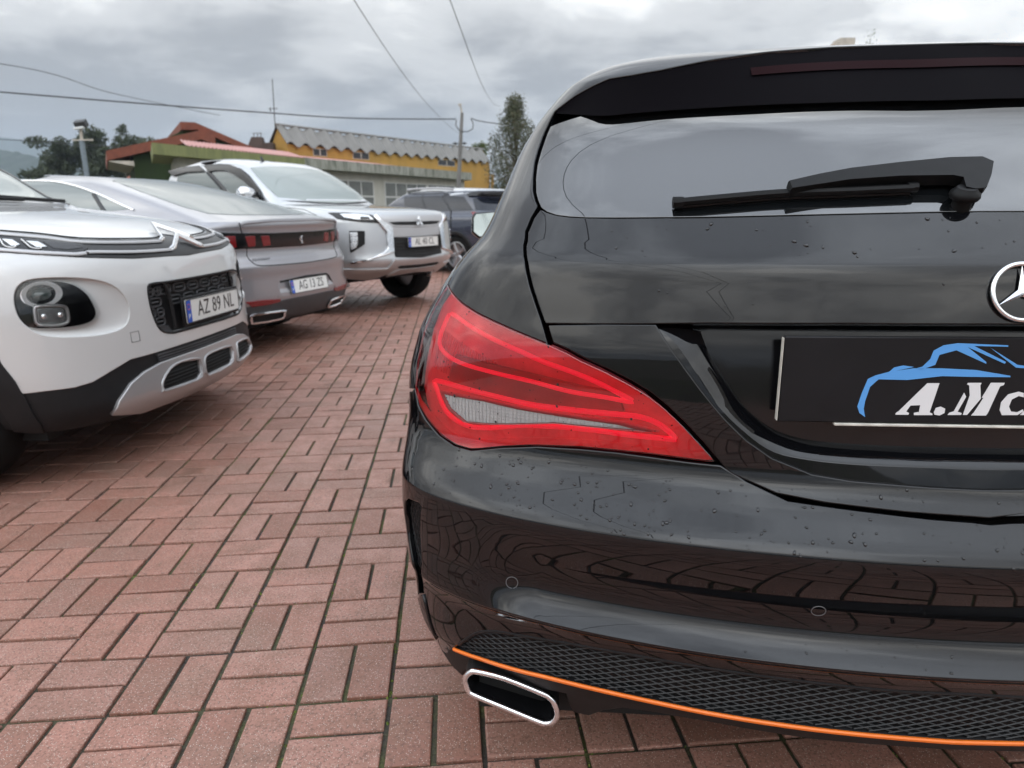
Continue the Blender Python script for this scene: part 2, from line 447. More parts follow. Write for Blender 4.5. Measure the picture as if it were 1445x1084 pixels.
def mat_guide():
    mt, t, o = new_mat('light_guide'); N = NT(t)
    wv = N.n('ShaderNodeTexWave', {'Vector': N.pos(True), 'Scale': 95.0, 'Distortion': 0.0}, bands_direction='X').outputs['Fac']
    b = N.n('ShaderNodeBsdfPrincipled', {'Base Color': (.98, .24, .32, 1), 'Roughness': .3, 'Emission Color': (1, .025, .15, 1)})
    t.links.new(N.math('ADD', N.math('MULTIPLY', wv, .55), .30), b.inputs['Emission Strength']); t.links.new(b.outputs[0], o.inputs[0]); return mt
M['light_guide'] = mat_guide()
M['reflector_red'] = pbsdf('reflector_red', (.17, .008, .011), .2, bump=.3, bscale=250, coat=.6, emit=None)
M['lamp_silver'] = pbsdf('lamp_silver', (.75, .76, .77), .22, metal=.85, bump=.6, bscale=70)
M['lamp_clear'] = pbsdf('lamp_clear', (.97, .94, .95), .3, metal=.0, bump=.3, bscale=150)
M['lamp_white'] = pbsdf('lamp_white', (.8, .8, .8), .25)
M['plate_white'] = pbsdf('plate_white', (.72, .725, .70), .42, grime=.06, gscale=9)
M['plate_blue'] = pbsdf('plate_blue', (.015, .09, .46), .4)
M['plate_black'] = pbsdf('plate_black', (.012, .012, .013), .35)
M['board_black'] = pbsdf('board_black', (.007, .0065, .008), .42, spec=.3, grime=.25, gscale=14, rvar=.12)
M['logo_blue'] = pbsdf('logo_blue', (.10, .33, .72), .4)
M['logo_white'] = pbsdf('logo_white', (.72, .72, .73), .4)
M['board_edge'] = pbsdf('board_edge', (.62, .60, .54), .5, grime=.3, gscale=40)
M['water'] = pbsdf('water', (.004, .004, .005), .02, ior=1.6)
M['mirror_glass'] = pbsdf('mirror_glass', (.62, .68, .66), .04, metal=1.0)
M['rubber_seal'] = pbsdf('rubber_seal', (.008, .008, .009), .45)
M['wiper_black'] = pbsdf('wiper_black', (.006, .006, .0065), .5, spec=.18, bump=.15, bscale=1500, grime=.3, gscale=60)

D={'lamp_top':[(-0.8004,0.9422),(-0.7666,0.9318),(-0.7259,0.9181),(-0.6816,0.9051),(-0.6382,0.8939),(-0.5865,0.8797),(-0.5519,0.8699),(-0.5192,0.8586),(-0.496,0.8477),(-0.4612,0.8341),(-0.4273,0.818),(-0.4007,0.8029),(-0.3775,0.785),(-0.3534,0.7616),(-0.3304,0.7344),(-0.3108,0.7103)],
  'lamp_bot':[(-0.3442,0.712),(-0.3887,0.7144),(-0.4348,0.7147),(-0.4827,0.7137),(-0.5034,0.7117),(-0.5534,0.706),(-0.5995,0.6962),(-0.639,0.6855),(-0.6557,0.6824),(-0.6824,0.6835),(-0.7117,0.6924),(-0.7418,0.7116),(-0.7646,0.7312),(-0.7808,0.7571),(-0.78,0.7689),(-0.7865,0.8067),(-0.7921,0.845),(-0.7963,0.8792),(-0.8053,0.9099),(-0.8029,0.932)],
  'seam':[(-0.7766,1.2575),(-0.7678,1.232),(-0.7568,1.1991),(-0.7467,1.161),(-0.7344,1.1336),(-0.7207,1.1081),(-0.7065,1.0917),(-0.6967,1.0827),(-0.7013,1.0643),(-0.7006,1.0415),(-0.6851,1.0194),(-0.6559,0.9944),(-0.628,0.9669),(-0.6053,0.9422),(-0.5754,0.9073),(-0.5619,0.8901),(-0.5474,0.8692)],
  'hatch_bottom':[(-0.2887,0.6953),(-0.2735,0.6887),(-0.2367,0.6746),(-0.1819,0.6678),(-0.0925,0.6621),(-0.0194,0.6597),(0.0399,0.6587)],
  'bumper_top':[(0.0364,0.6484),(-0.0221,0.6503),(-0.065,0.6518),(-0.1532,0.6578),(-0.226,0.6633),(-0.2737,0.683),(-0.3034,0.7017)],
  'bumper_lamp':[(-0.3063,0.7022),(-0.3439,0.7028),(-0.3885,0.7051),(-0.4347,0.7069),(-0.4827,0.7059),(-0.5449,0.7011),(-0.5995,0.6905),(-0.6533,0.6774),(-0.6863,0.6779),(-0.7197,0.687),(-0.7535,0.7059),(-0.7764,0.726),(-0.7871,0.7544)],
  'mesh_top':[(-0.775,0.1905),(-0.7547,0.2216),(-0.6988,0.3048),(-0.6699,0.3417),(-0.646,0.3631),(-0.6179,0.3762),(-0.5782,0.3836),(-0.5072,0.3939),(-0.407,0.3993),(-0.3147,0.3982),(-0.191,0.3965),(-0.0713,0.3943),(0.0007,0.3952),(0.0638,0.395)],
  'orange':[(-0.7108,0.2823),(-0.6576,0.293),(-0.6135,0.2974),(-0.5728,0.3011),(-0.5344,0.3047),(-0.456,0.3062),(-0.3729,0.3049),(-0.3078,0.3019),(-0.178,0.2983),(-0.0522,0.2969),(0.0248,0.2946),(0.0925,0.2928)],
  'valance_bot':[(-0.775,0.16),(-0.75,0.16),(-0.74,0.16),(-0.745,0.16),(-0.7463,0.1568),(-0.7068,0.2015),(-0.6591,0.2318),(-0.6002,0.2472),(-0.5384,0.2553),(-0.5105,0.2604),(-0.5091,0.2283),(-0.5057,0.1915),(-0.4822,0.1943),(-0.4578,0.2287),(-0.4272,0.2582),(-0.3851,0.2676),(-0.3045,0.2697),(-0.1688,0.2574),(-0.0396,0.2602),(0.0402,0.2585),(0.1104,0.2575)],
  'vent':[(-0.8069,0.5629),(-0.7877,0.5774),(-0.7548,0.5836),(-0.7438,0.5775),(-0.7469,0.5554),(-0.7538,0.5058),(-0.7583,0.4603),(-0.7741,0.3924),(-0.7758,0.3739),(-0.8178,0.3443),(-0.8,0.4341),(-0.8137,0.4848),(-0.8163,0.5306)],
  'fin':[(-0.8323,0.3271),(-0.7773,0.367),(-0.7767,0.3216),(-0.78,0.2666),(-0.79,0.2849)],
  'sensor':[(-0.5853,0.4792),(-0.1845,0.5084)],
  'glass':[(-0.7612,1.2538),(-0.7547,1.2283),(-0.7447,1.1955),(-0.7362,1.1577),(-0.726,1.1319),(-0.7128,1.1079),(-0.701,1.0941),(-0.6881,1.0821),(-0.6726,1.075),(-0.6514,1.0697),(-0.6254,1.067),(-0.5921,1.0655),(-0.5397,1.0649),(-0.3912,1.0653),(-0.2039,1.068),(-0.0798,1.0696),(0.0673,1.0702)],
  'skin':[(0.0653,1.0661),(-0.081,1.0654),(-0.2044,1.0638),(-0.3907,1.0609),(-0.5383,1.0603),(-0.5904,1.0611),(-0.6236,1.0625),(-0.6493,1.0652),(-0.6734,1.0704),(-0.6862,1.0751),(-0.6919,1.062),(-0.6912,1.0396),(-0.6768,1.0187),(-0.6494,0.9946),(-0.622,0.9672),(-0.5996,0.9425),(-0.5703,0.9077),(-0.567,0.904),(-0.3467,0.9155),(-0.174,0.9197),(0.0302,0.9209)],'E1':[(-0.4137,0.9073),(-0.3711,0.8592),(-0.3377,0.8172),(-0.3034,0.7753),(-0.2755,0.7449),(-0.2427,0.719),(-0.195,0.6986),(-0.1486,0.6923),(-0.0574,0.6882),(0.047,0.6856)],
  'lower_left':[(-0.5595,0.8985),(-0.4845,0.9042)],
  'lower_lamp':[(-0.2939,0.7),(-0.3065,0.7162),(-0.3238,0.7399),(-0.347,0.7674),(-0.3725,0.7926),(-0.3961,0.8113),(-0.4237,0.827),(-0.4583,0.8428),(-0.4941,0.857),(-0.5181,0.8677),(-0.5425,0.8757)],'L1':[(-0.4054,0.904),(-0.3798,0.8857),(-0.352,0.8539),(-0.3105,0.7962),(-0.2743,0.7581),(-0.2411,0.7319),(-0.2028,0.7225),(-0.1467,0.7182),(-0.0549,0.7175),(0.0506,0.7166)],'L2':[(-0.3465,0.8967),(-0.3264,0.8623),(-0.3,0.8232),(-0.272,0.784),(-0.2437,0.7568),(-0.2171,0.742),(-0.1717,0.7324),(-0.0776,0.73),(-0.0091,0.7299),(0.0617,0.729)],
  'spoiler_top':[(-0.7746,1.2569),(-0.7651,1.2674),(-0.7467,1.2801),(-0.7156,1.2936),(-0.6845,1.3034),(-0.6304,1.3051),(-0.5676,1.3102),(-0.475,1.3243),(-0.3458,1.3391),(-0.1855,1.3489),(-0.0267,1.3462),(0.086,1.336),(0.2101,1.3267)],
  'star':[(0.0275,0.9607)],
  'g_up':[(-0.7414,0.8999),(-0.6859,0.884),(-0.6328,0.8677),(-0.5882,0.8544),(-0.5477,0.8406),(-0.5105,0.8306),(-0.4741,0.8185),(-0.4387,0.8025),(-0.4162,0.7896),(-0.4537,0.7933),(-0.5047,0.7977),(-0.5594,0.8073),(-0.6185,0.8139),(-0.6867,0.8227),(-0.7248,0.8357),(-0.7393,0.8505),(-0.7443,0.8802)],
  'g_low':[(-0.7276,0.7821),(-0.6549,0.7788),(-0.6124,0.7751),(-0.5544,0.7692),(-0.5014,0.7681),(-0.4348,0.768),(-0.4029,0.7667),(-0.3774,0.7566),(-0.3583,0.7373),(-0.3705,0.7361),(-0.4175,0.7367),(-0.4664,0.7387),(-0.5178,0.7376),(-0.5725,0.7315),(-0.62,0.7192),(-0.6632,0.715),(-0.7012,0.731),(-0.7196,0.7618)],
  'rev':[(-0.7089,0.7664),(-0.6325,0.7679),(-0.5726,0.7628),(-0.5287,0.7607),(-0.4341,0.7563),(-0.3893,0.7477),(-0.4338,0.7466),(-0.5213,0.7453),(-0.6116,0.7292),(-0.6629,0.7237),(-0.6932,0.7415)],
  'lens_mid':[(-0.6984,0.831),(-0.6184,0.8221),(-0.5501,0.8129),(-0.4877,0.8026),(-0.4393,0.7974),(-0.4271,0.7718),(-0.4839,0.7711),(-0.555,0.7724),(-0.6226,0.778),(-0.7023,0.7863)],
  'plate':[(-0.282,0.8998),(-0.2763,0.7748)],
  'logo_blue':[[(-0.1568,0.7833),(-0.1653,0.7895),(-0.1693,0.799),(-0.1655,0.8179),(-0.1593,0.8397),(-0.1493,0.845),(-0.1318,0.8503),(-0.1258,0.8565),(-0.1138,0.8596),(-0.0993,0.8577),(-0.1252,0.8514),(-0.0991,0.8557),(-0.0613,0.856),(-0.0158,0.854),(0.0302,0.8463),(0.0305,0.8443),(-0.0219,0.8443),(-0.0597,0.8449),(-0.1064,0.8388),(-0.1448,0.8394),(-0.1551,0.8284),(-0.1595,0.8075),(-0.1602,0.7959)],[(-0.0953,0.8557),(-0.088,0.8583),(-0.0791,0.869),(-0.076,0.8811),(-0.0639,0.8887),(-0.0457,0.8918),(0.0205,0.8893),(0.0208,0.8873),(-0.0237,0.888),(0.0215,0.8659),(0.02,0.8633),(-0.0319,0.8864),(-0.0045,0.8656),(-0.0042,0.8631),(-0.0461,0.8818),(-0.0677,0.8752),(-0.0714,0.861),(-0.0893,0.8537)],[(-0.002,0.8856),(0.0369,0.862),(0.0502,0.8601),(0.0507,0.8571),(0.0357,0.858)]],
  'logo_txt':[[(-0.1157,0.7898),(-0.1113,0.7935),(-0.0782,0.8344),(-0.0621,0.8346),(-0.0697,0.792),(-0.0655,0.79),(-0.0653,0.7879),(-0.0903,0.7875),(-0.0907,0.7907),(-0.0841,0.7923),(-0.0835,0.8023),(-0.0969,0.8016),(-0.1015,0.7926),(-0.0974,0.7906),(-0.098,0.7879),(-0.1154,0.7877)],[(-0.0639,0.7921),(-0.0619,0.7984),(-0.0555,0.8006),(-0.0493,0.7976),(-0.0494,0.7913),(-0.0556,0.7875),(-0.0625,0.7885)],[(-0.0446,0.7884),(-0.0429,0.7916),(-0.0371,0.7937),(-0.0271,0.8212),(-0.0237,0.8154),(-0.032,0.7934),(-0.0263,0.7915),(-0.0266,0.7887)],[(-0.0242,0.8355),(-0.0061,0.8357),(-0.0073,0.8319),(-0.0037,0.813),(-0.0187,0.7888),(-0.0241,0.7888),(-0.019,0.8174),(-0.0218,0.8317),(-0.0249,0.8332)],[(0.0063,0.8359),(0.0243,0.8361),(0.0237,0.833),(0.0191,0.831),(0.0088,0.792),(0.0068,0.7884),(-0.0129,0.7881),(-0.0099,0.7925),(-0.0003,0.8138),(-0.0025,0.8145)],[(0.0374,0.7895),(0.028,0.7893),(0.024,0.7966),(0.0241,0.8079),(0.0317,0.8194),(0.045,0.8236),(0.0519,0.8217),(0.0529,0.8155),(0.046,0.8175),(0.0375,0.8122),(0.0354,0.8019),(0.0394,0.7947),(0.048,0.7938),(0.0549,0.798),(0.0554,0.7949),(0.0487,0.7897)],[(0.0591,0.7898),(0.0679,0.8208),(0.0753,0.8209),(0.0881,0.7903)]],
  'exhaust':[(-0.7636,0.2523),(-0.7602,0.2628),(-0.7524,0.2705),(-0.7421,0.274),(-0.6891,0.2681),(-0.62,0.2477),(-0.6074,0.2419),(-0.5985,0.2321),(-0.5921,0.2133),(-0.5933,0.1984),(-0.6021,0.1874),(-0.6122,0.1838),(-0.6236,0.1846),(-0.6899,0.2046),(-0.7472,0.2222),(-0.7585,0.2304)],
  'mirror':0,
  'c_band':[(-0.7322,1.0157),(-0.6213,1.0003),(-0.5006,0.9779),(-0.2491,0.9663),(-0.0894,0.9645),(0.1805,1.0159),(0.1439,0.9973),(0.1125,0.9686),(0.4299,0.9706),(0.3386,0.9381),(0.2875,0.9109),(0.0324,0.9024),(-0.1242,0.891),(-0.3473,0.8956),(-0.5502,0.9136),(-0.6173,0.9206),(-0.7209,0.9343),(-0.8136,0.9449)],
  'c_lamp':[(-0.7754,0.9948),(-0.6715,0.9826),(-0.6215,0.9752),(-0.5422,0.9585),(-0.5379,0.9457),(-0.5601,0.9356),(-0.5899,0.9289),(-0.6312,0.9331),(-0.7157,0.9428),(-0.8084,0.957)],
  'c_ch1':[(-0.7555,1.0059),(-0.6369,0.9868),(-0.5247,0.9654),(-0.2785,0.9539),(-0.1075,0.9524),(0.1534,1.0058),(0.0697,0.9531),(0.3602,0.9567)],
  'c_ch2':[(-0.8107,0.9521),(-0.7194,0.938),(-0.5955,0.9245),(-0.5521,0.9271),(-0.5264,0.9283),(-0.3315,0.9181),(-0.121,0.9147),(0.0028,0.9575),(0.0383,0.9138),(0.2936,0.9197)],
  'c_drl1':[(-0.788,0.985),(-0.7949,0.9652),(-0.7873,0.9562),(-0.7692,0.9554),(-0.7617,0.9714)],
  'c_drl2':[(-0.7318,0.9805),(-0.7315,0.9588),(-0.7251,0.9501),(-0.7036,0.9473),(-0.6931,0.9608)],
  'c_pod':[(-0.7864,0.7942),(-0.768,0.8271),(-0.739,0.838),(-0.6586,0.8303),(-0.6098,0.8111),(-0.5714,0.7697),(-0.5517,0.7167),(-0.5531,0.685),(-0.5807,0.664),(-0.642,0.6577),(-0.7084,0.6627),(-0.7569,0.6738),(-0.7793,0.7066),(-0.7877,0.754)],
  'c_podrim':[(-0.7973,0.7967),(-0.7787,0.8355),(-0.7426,0.8515),(-0.6566,0.849),(-0.562,0.8333),(-0.4837,0.8),(-0.4371,0.7426),(-0.4281,0.6795),(-0.4613,0.6257),(-0.5454,0.609),(-0.6564,0.6172),(-0.7435,0.6392),(-0.7849,0.6876),(-0.7983,0.7435)],
  'c_refl':[(-0.7775,0.8152),(-0.7605,0.8315),(-0.7243,0.8325),(-0.6815,0.8266),(-0.6695,0.7938),(-0.6691,0.7621),(-0.6909,0.7516),(-0.7294,0.7538),(-0.7547,0.7722),(-0.7726,0.7996)],
  'c_fog':[(-0.7406,0.7396),(-0.7336,0.7471),(-0.7013,0.7464),(-0.6628,0.7386),(-0.6522,0.725),(-0.6532,0.6871),(-0.6627,0.6749),(-0.6907,0.6712),(-0.727,0.6769),(-0.7405,0.6856),(-0.7423,0.7058)],
  'c_grille':[(-0.3209,0.7725),(-0.293,0.7829),(-0.2191,0.7802),(0.0111,0.78),(0.274,0.7806),(0.4189,0.7766),(0.4812,0.7461),(0.5148,0.6634),(0.4831,0.578),(0.4276,0.5466),(0.3537,0.5381),(0.0299,0.5459),(-0.1772,0.5504),(-0.2181,0.5527),(-0.2714,0.5673),(-0.3006,0.6004),(-0.3187,0.658),(-0.3252,0.7245)],
  'c_div1':[(-0.2181,0.7745),(-0.1991,0.739),(-0.1893,0.6768),(-0.1837,0.5715)],
  'c_div2':[(0.3535,0.7681),(0.3687,0.7093),(0.3844,0.6304),(0.3697,0.555)],
  'c_loops':[(-0.102,0.7465),(-0.0008,0.7433),(0.1048,0.7418),(0.2072,0.7437),(0.2924,0.7479),(-0.1855,0.7485),(-0.1418,0.6946),(-0.043,0.6977),(0.0596,0.6948),(0.1655,0.6965),(0.2727,0.6949),(-0.0887,0.7251),(-0.2935,0.7448),(-0.2471,0.7451),(-0.2695,0.6981),(-0.2944,0.6581),(-0.2401,0.6525),(-0.2693,0.7199),(0.4078,0.7243),(0.4226,0.6877),(0.4335,0.6512),(-0.2519,0.6798),(0.034,0.7164)],
  'c_clad_top':[(-0.8473,0.4297),(-0.7696,0.4311),(-0.6934,0.4276),(-0.6297,0.435),(-0.5522,0.4625),(-0.4655,0.4895),(-0.3516,0.4898),(-0.1521,0.4919),(0.0815,0.4916),(0.317,0.4845),(0.5576,0.4681)],
  'c_slat_bot':[(-0.3237,0.4365),(-0.1134,0.439),(0.1374,0.4384),(0.5626,0.4122)],
  'c_skid':[(-0.3242,0.435),(-0.2061,0.4382),(0.0673,0.4384),(0.5605,0.4106),(0.5497,0.3752),(0.5327,0.3248),(0.4363,0.3032),(0.3513,0.2636),(0.0397,0.2304),(-0.2903,0.2456),(-0.461,0.2423),(-0.6057,0.2825),(-0.5711,0.3322),(-0.4984,0.3872),(-0.422,0.4177)],
  'c_v1':[(-0.3622,0.3271),(-0.3544,0.3558),(-0.2918,0.4005),(-0.2119,0.416),(-0.0801,0.3983),(-0.085,0.3296),(-0.127,0.3079),(-0.3491,0.3153)],
  'c_v2':[(-0.0365,0.3927),(0.071,0.4061),(0.2245,0.3927),(0.2222,0.3344),(0.1666,0.3069),(-0.0381,0.3045),(-0.0511,0.3589)],
  'c_v3':[(0.2902,0.39),(0.4907,0.3833),(0.5238,0.3314),(0.4627,0.3073),(0.3021,0.2937)],
  'c_arch':[(-0.8528,0.5663),(-0.8475,0.4997),(-0.8473,0.4297)],
  'c_cladbot':[(-0.9281,0.2899),(-0.8579,0.2586),(-0.8116,0.2762),(-0.6132,0.2802)],
  'c_wind':[(0.476,1.0988),(0.238,1.0952),(0.5497,1.16),(0.7027,1.2644),(0.6007,1.2968)],
  'c_cowl':[(-0.034,1.1132),(0.0963,1.1096),(0.323,1.1096),(0.5553,1.106)],
  'c_plate':[(247.9,431.1),(256,466),(325.8,413.4),(332,444.1)],
  'p_bar':[(-0.763,0.9197),(-0.7267,0.941),(-0.5648,0.9313),(-0.2857,0.9177),(0.0218,0.9152),(0.414,0.9262),(0.4618,0.8957),(0.4765,0.8236),(0.0732,0.8168),(-0.3014,0.8212),(-0.5528,0.8312),(-0.6694,0.8258),(-0.727,0.8597)],
  'p_r1':[(-0.6824,0.9146),(-0.6127,0.917),(-0.5942,0.8384),(-0.6546,0.8316)],
  'p_r2':[(-0.5344,0.9115),(-0.4612,0.9113),(-0.4529,0.8412),(-0.5061,0.8388)],
  'p_r3':[(-0.4068,0.9091),(-0.3366,0.909),(-0.3204,0.842),(-0.3836,0.8374)],
  'p_w1':[(-0.7539,0.9146),(-0.716,0.928),(-0.6872,0.8431),(-0.7188,0.8594)],
  'p_gloss':[(-0.2825,0.9095),(0.021,0.9062),(0.4111,0.9159),(0.4394,0.8348),(0.0544,0.8276),(-0.2856,0.8294)],
  'p_lion':[(0.0597,0.8675)],
  'p_trunk':[(-0.6169,0.9979),(-0.5842,1.0106),(-0.5207,1.0185),(-0.1874,1.025),(0.1749,1.0167),(0.4313,1.0008),(0.458,0.9464),(0.4657,0.9326),(0.0225,0.9243),(-0.2863,0.9267),(-0.5666,0.9389)],
  'p_trunk2':[(-0.5121,0.8238),(-0.3006,0.8142),(0.0737,0.8092),(0.4771,0.8142),(0.4714,0.7521),(0.3745,0.6881),(-0.0034,0.6826),(-0.4494,0.6949),(-0.5012,0.7276)],
  'p_recess':[(-0.1589,0.5605),(0.0483,0.5703),(0.4264,0.5562),(0.4575,0.5091),(0.4808,0.4092),(0.0157,0.425),(-0.2684,0.4277)],
  'p_lowtop':[(-0.6073,0.3962),(-0.4365,0.4058),(-0.2678,0.4135),(0.0174,0.4129),(0.4777,0.3969),(0.5286,0.412)],
  'p_refl':[(-0.5884,0.4505),(-0.5065,0.4519),(-0.3112,0.4317),(-0.3173,0.4004),(-0.4366,0.3919),(-0.5758,0.3985)],
  'p_refr':[(0.5307,0.4158),(0.5227,0.43),(0.5227,0.406),(0.5683,0.3856)],
  'p_lowbot':[(-0.6036,0.3252),(-0.0565,0.2766),(0.4583,0.301)],
  'p_exh':[(-0.5978,0.3301),(-0.5799,0.3477),(-0.3204,0.3405),(-0.3036,0.3262),(-0.2984,0.2926),(-0.3367,0.2775),(-0.5757,0.2794)],
  'p_exr':[(0.5298,0.2993),(0.5696,0.346),(0.5344,0.322),(0.4641,0.295)],
  'p_swin':[(-1.3335,1.3082),(-1.2368,1.303),(-1.1861,1.2661),(-1.1608,1.2251),(-1.1618,1.1885),(-1.1739,1.1458),(-1.5196,1.1433)],
  'p_schr':[(-1.3561,1.3352),(-1.2504,1.3327),(-1.1707,1.3231),(-1.1167,1.2913),(-1.112,1.2305),(-1.1476,1.1581),(-1.1684,1.1231)],
  'p_pil':[(-1.1454,1.2277),(-1.4714,1.1427)],
  'p_rw':[(-0.5316,1.267),(0.0659,1.303),(0.4231,1.285),(0.2767,1.189),(0.0483,1.066),(-0.0747,1.036),(-0.4847,1.048),(-0.4961,1.0963)],
  'p_txt':[(-0.5052,0.746),(-0.3238,0.7246)],
  'p_plate':[(413.6,399),(418.2,413.2),(463.9,389.9),(466.8,405.3)],
  'l_lamp':[(-0.9656,1.0762),(-0.8153,1.0745),(-0.5871,1.0505),(-0.5105,1.01),(-0.4854,0.9662),(-0.6772,0.9805),(-0.8893,1.0221)],
  'l_lampin':[(-0.8625,1.0607),(-0.7463,1.0594),(-0.6158,1.0436),(-0.565,1.0037),(-0.7149,1.006),(-0.8275,1.0286)],
  'l_fogb':[(-0.7948,0.8908),(-0.6661,0.8882),(-0.68,0.7578),(-0.8099,0.673)],
  'l_fogl':[(-0.7902,0.8794),(-0.7269,0.8782),(-0.736,0.7854),(-0.7554,0.7211),(-0.8032,0.6859)],
  'l_gbar':[(-0.5327,1.0391),(-0.2773,1.0324),(0.0395,1.0248),(0.3021,0.9979),(0.3382,0.9334),(0.0114,0.933),(-0.296,0.9476),(-0.467,0.9803)],
  'l_gslot':[(-0.427,0.9687),(-0.2937,0.9608),(-0.0637,0.9447),(-0.0685,0.9197),(-0.299,0.9291),(-0.3702,0.9418)],
  'l_gslot2':[(0.092,0.9312),(0.3382,0.9334),(0.3031,0.9063),(0.0998,0.9115)],
  'l_mesh':[(-0.348,0.8082),(-0.2004,0.8062),(0.3667,0.7877),(0.3496,0.5783),(-0.0559,0.5922),(-0.3919,0.6127)],
  'l_shl':[(-0.5173,1.0353),(-0.4681,0.9731),(-0.364,0.9233),(-0.3744,0.8461),(-0.3994,0.669),(-0.4935,0.637),(-0.4395,0.8776),(-0.5024,0.9593)],
  'l_shr':[(0.4293,0.899),(0.498,0.8562),(0.5335,0.7974),(0.4767,0.57),(0.3899,0.5716),(0.4458,0.8253)],
  'l_shb':[(-0.4867,0.6587),(-0.6772,0.6024),(-0.8033,0.5882),(-0.841,0.5699),(-0.667,0.631),(-0.4972,0.6888)],
  'l_bump':[(-0.8664,0.5029),(-0.6805,0.4965),(-0.4687,0.4854),(-0.4005,0.5871),(-0.1674,0.5761),(0.3575,0.5574),(0.4622,0.5213),(0.4385,0.4926),(0.345,0.486),(0.0755,0.4629),(-0.326,0.4431),(-0.4415,0.42),(-0.5779,0.3508),(-0.8098,0.3673)],
  'l_bslot':[(-0.3465,0.5022),(-0.2924,0.5141),(0.4302,0.4776),(0.3615,0.486),(0.0429,0.4564),(-0.3053,0.475)],
  'l_skid':[(-0.3238,0.3893),(-0.2704,0.4558),(0.4275,0.4662),(0.4055,0.4728),(0.0975,0.453),(-0.381,0.4497)],
  'l_emb':[(0.0164,0.956)],
  'l_wind':[(-0.7419,1.5949),(-0.4189,1.6131),(-0.194,1.5519),(0.2185,1.4958),(0.3285,1.3572),(0.0755,1.1526),(-0.227,1.1559),(-0.3396,1.234),(-0.7384,1.2559),(-0.7726,1.4167)],
  'l_swin':[(-1.5281,1.5492),(-1.3703,1.5636),(-1.2229,1.5586),(-1.1159,1.5035),(-1.0626,1.422),(-1.042,1.3556),(-1.0464,1.2754),(-1.3171,1.2808),(-1.7819,1.3234)],
  'l_visor':[(-1.4608,1.647),(-1.2141,1.6467),(-1.0264,1.6313),(-0.8967,1.5692),(-0.8742,1.4919),(-0.9109,1.3527),(-0.9578,1.2024),(-1.0158,1.2112),(-1.0292,1.3471),(-1.0476,1.4423),(-1.1112,1.5247),(-1.2023,1.5719),(-1.3481,1.5778),(-1.5155,1.5666)],
  'l_rwin':[(-2.3336,1.5705),(-1.9783,1.6082),(-1.5546,1.6322),(-1.6459,1.5537),(-1.8319,1.4103),(-2.339,1.4603)],
  'l_plate':[(575.7,331.6),(576.5,346.1),(616.4,332.8),(616.4,345.7)],
  's_glass':[(-2.882,1.3688),(-2.5395,1.4437),(-2.1238,1.4552),(-1.8013,1.4452),(-1.3802,1.3494),(-1.0573,1.3368),(-1.0159,1.2031),(-0.9805,1.084),(-1.4359,1.0874),(-1.9155,1.091),(-2.8304,1.1886)],
  's_rail':[(-3.402,1.3594),(-3.194,1.4156),(-2.5765,1.45),(-1.855,1.4656),(-1.6015,1.4313)],
  's_lamp':[(-1.0494,1.0668),(-0.9726,1.0663),(-0.9602,1.0253),(-0.9888,1.0081)],
  's_spoil':[(-1.0901,1.3946),(-0.8234,1.401),(-0.3429,1.3908),(-0.4055,1.2063),(-0.5557,1.2716),(-0.7997,1.3083)],
  's_rearg':[(-0.8659,1.285),(-0.5842,1.2473),(-0.4315,1.1844),(-0.4646,1.1034),(-0.7001,1.0932),(-0.924,1.0835)],
  'spoiler_bot':[(-0.6534,1.2371),(-0.6137,1.2347),(-0.5365,1.2365),(-0.4172,1.238),(-0.2868,1.2389),(-0.0979,1.2385),(0.1461,1.2364)],
  'wip_arm':[(0.0279,1.1311),(-0.0254,1.1292),(-0.1067,1.1251),(-0.1837,1.1195),(-0.2779,1.1051)],
  'wip_poly':[(-0.278,1.1115),(-0.2301,1.1213),(-0.1808,1.1295),(-0.1017,1.1374),(-0.0233,1.1437),(0.0269,1.1441),(0.0397,1.1363),(0.0249,1.1175),(0.0092,1.1013),(0.0014,1.0964),(-0.0111,1.0955),(-0.0227,1.0986),(-0.0194,1.1129),(-0.0326,1.1161),(-0.1103,1.1162),(-0.1859,1.1121),(-0.2754,1.1002)],
  'wip_head':[(0.0264,1.1322),(0.0098,1.1239),(-0.0049,1.1035)],
  'wip_cap':[(-0.0201,1.0916)],
  'wip_blade':[(-0.4486,1.0847),(-0.3631,1.0911),(-0.2828,1.0963),(-0.1809,1.0986),(-0.0883,1.1016)]}

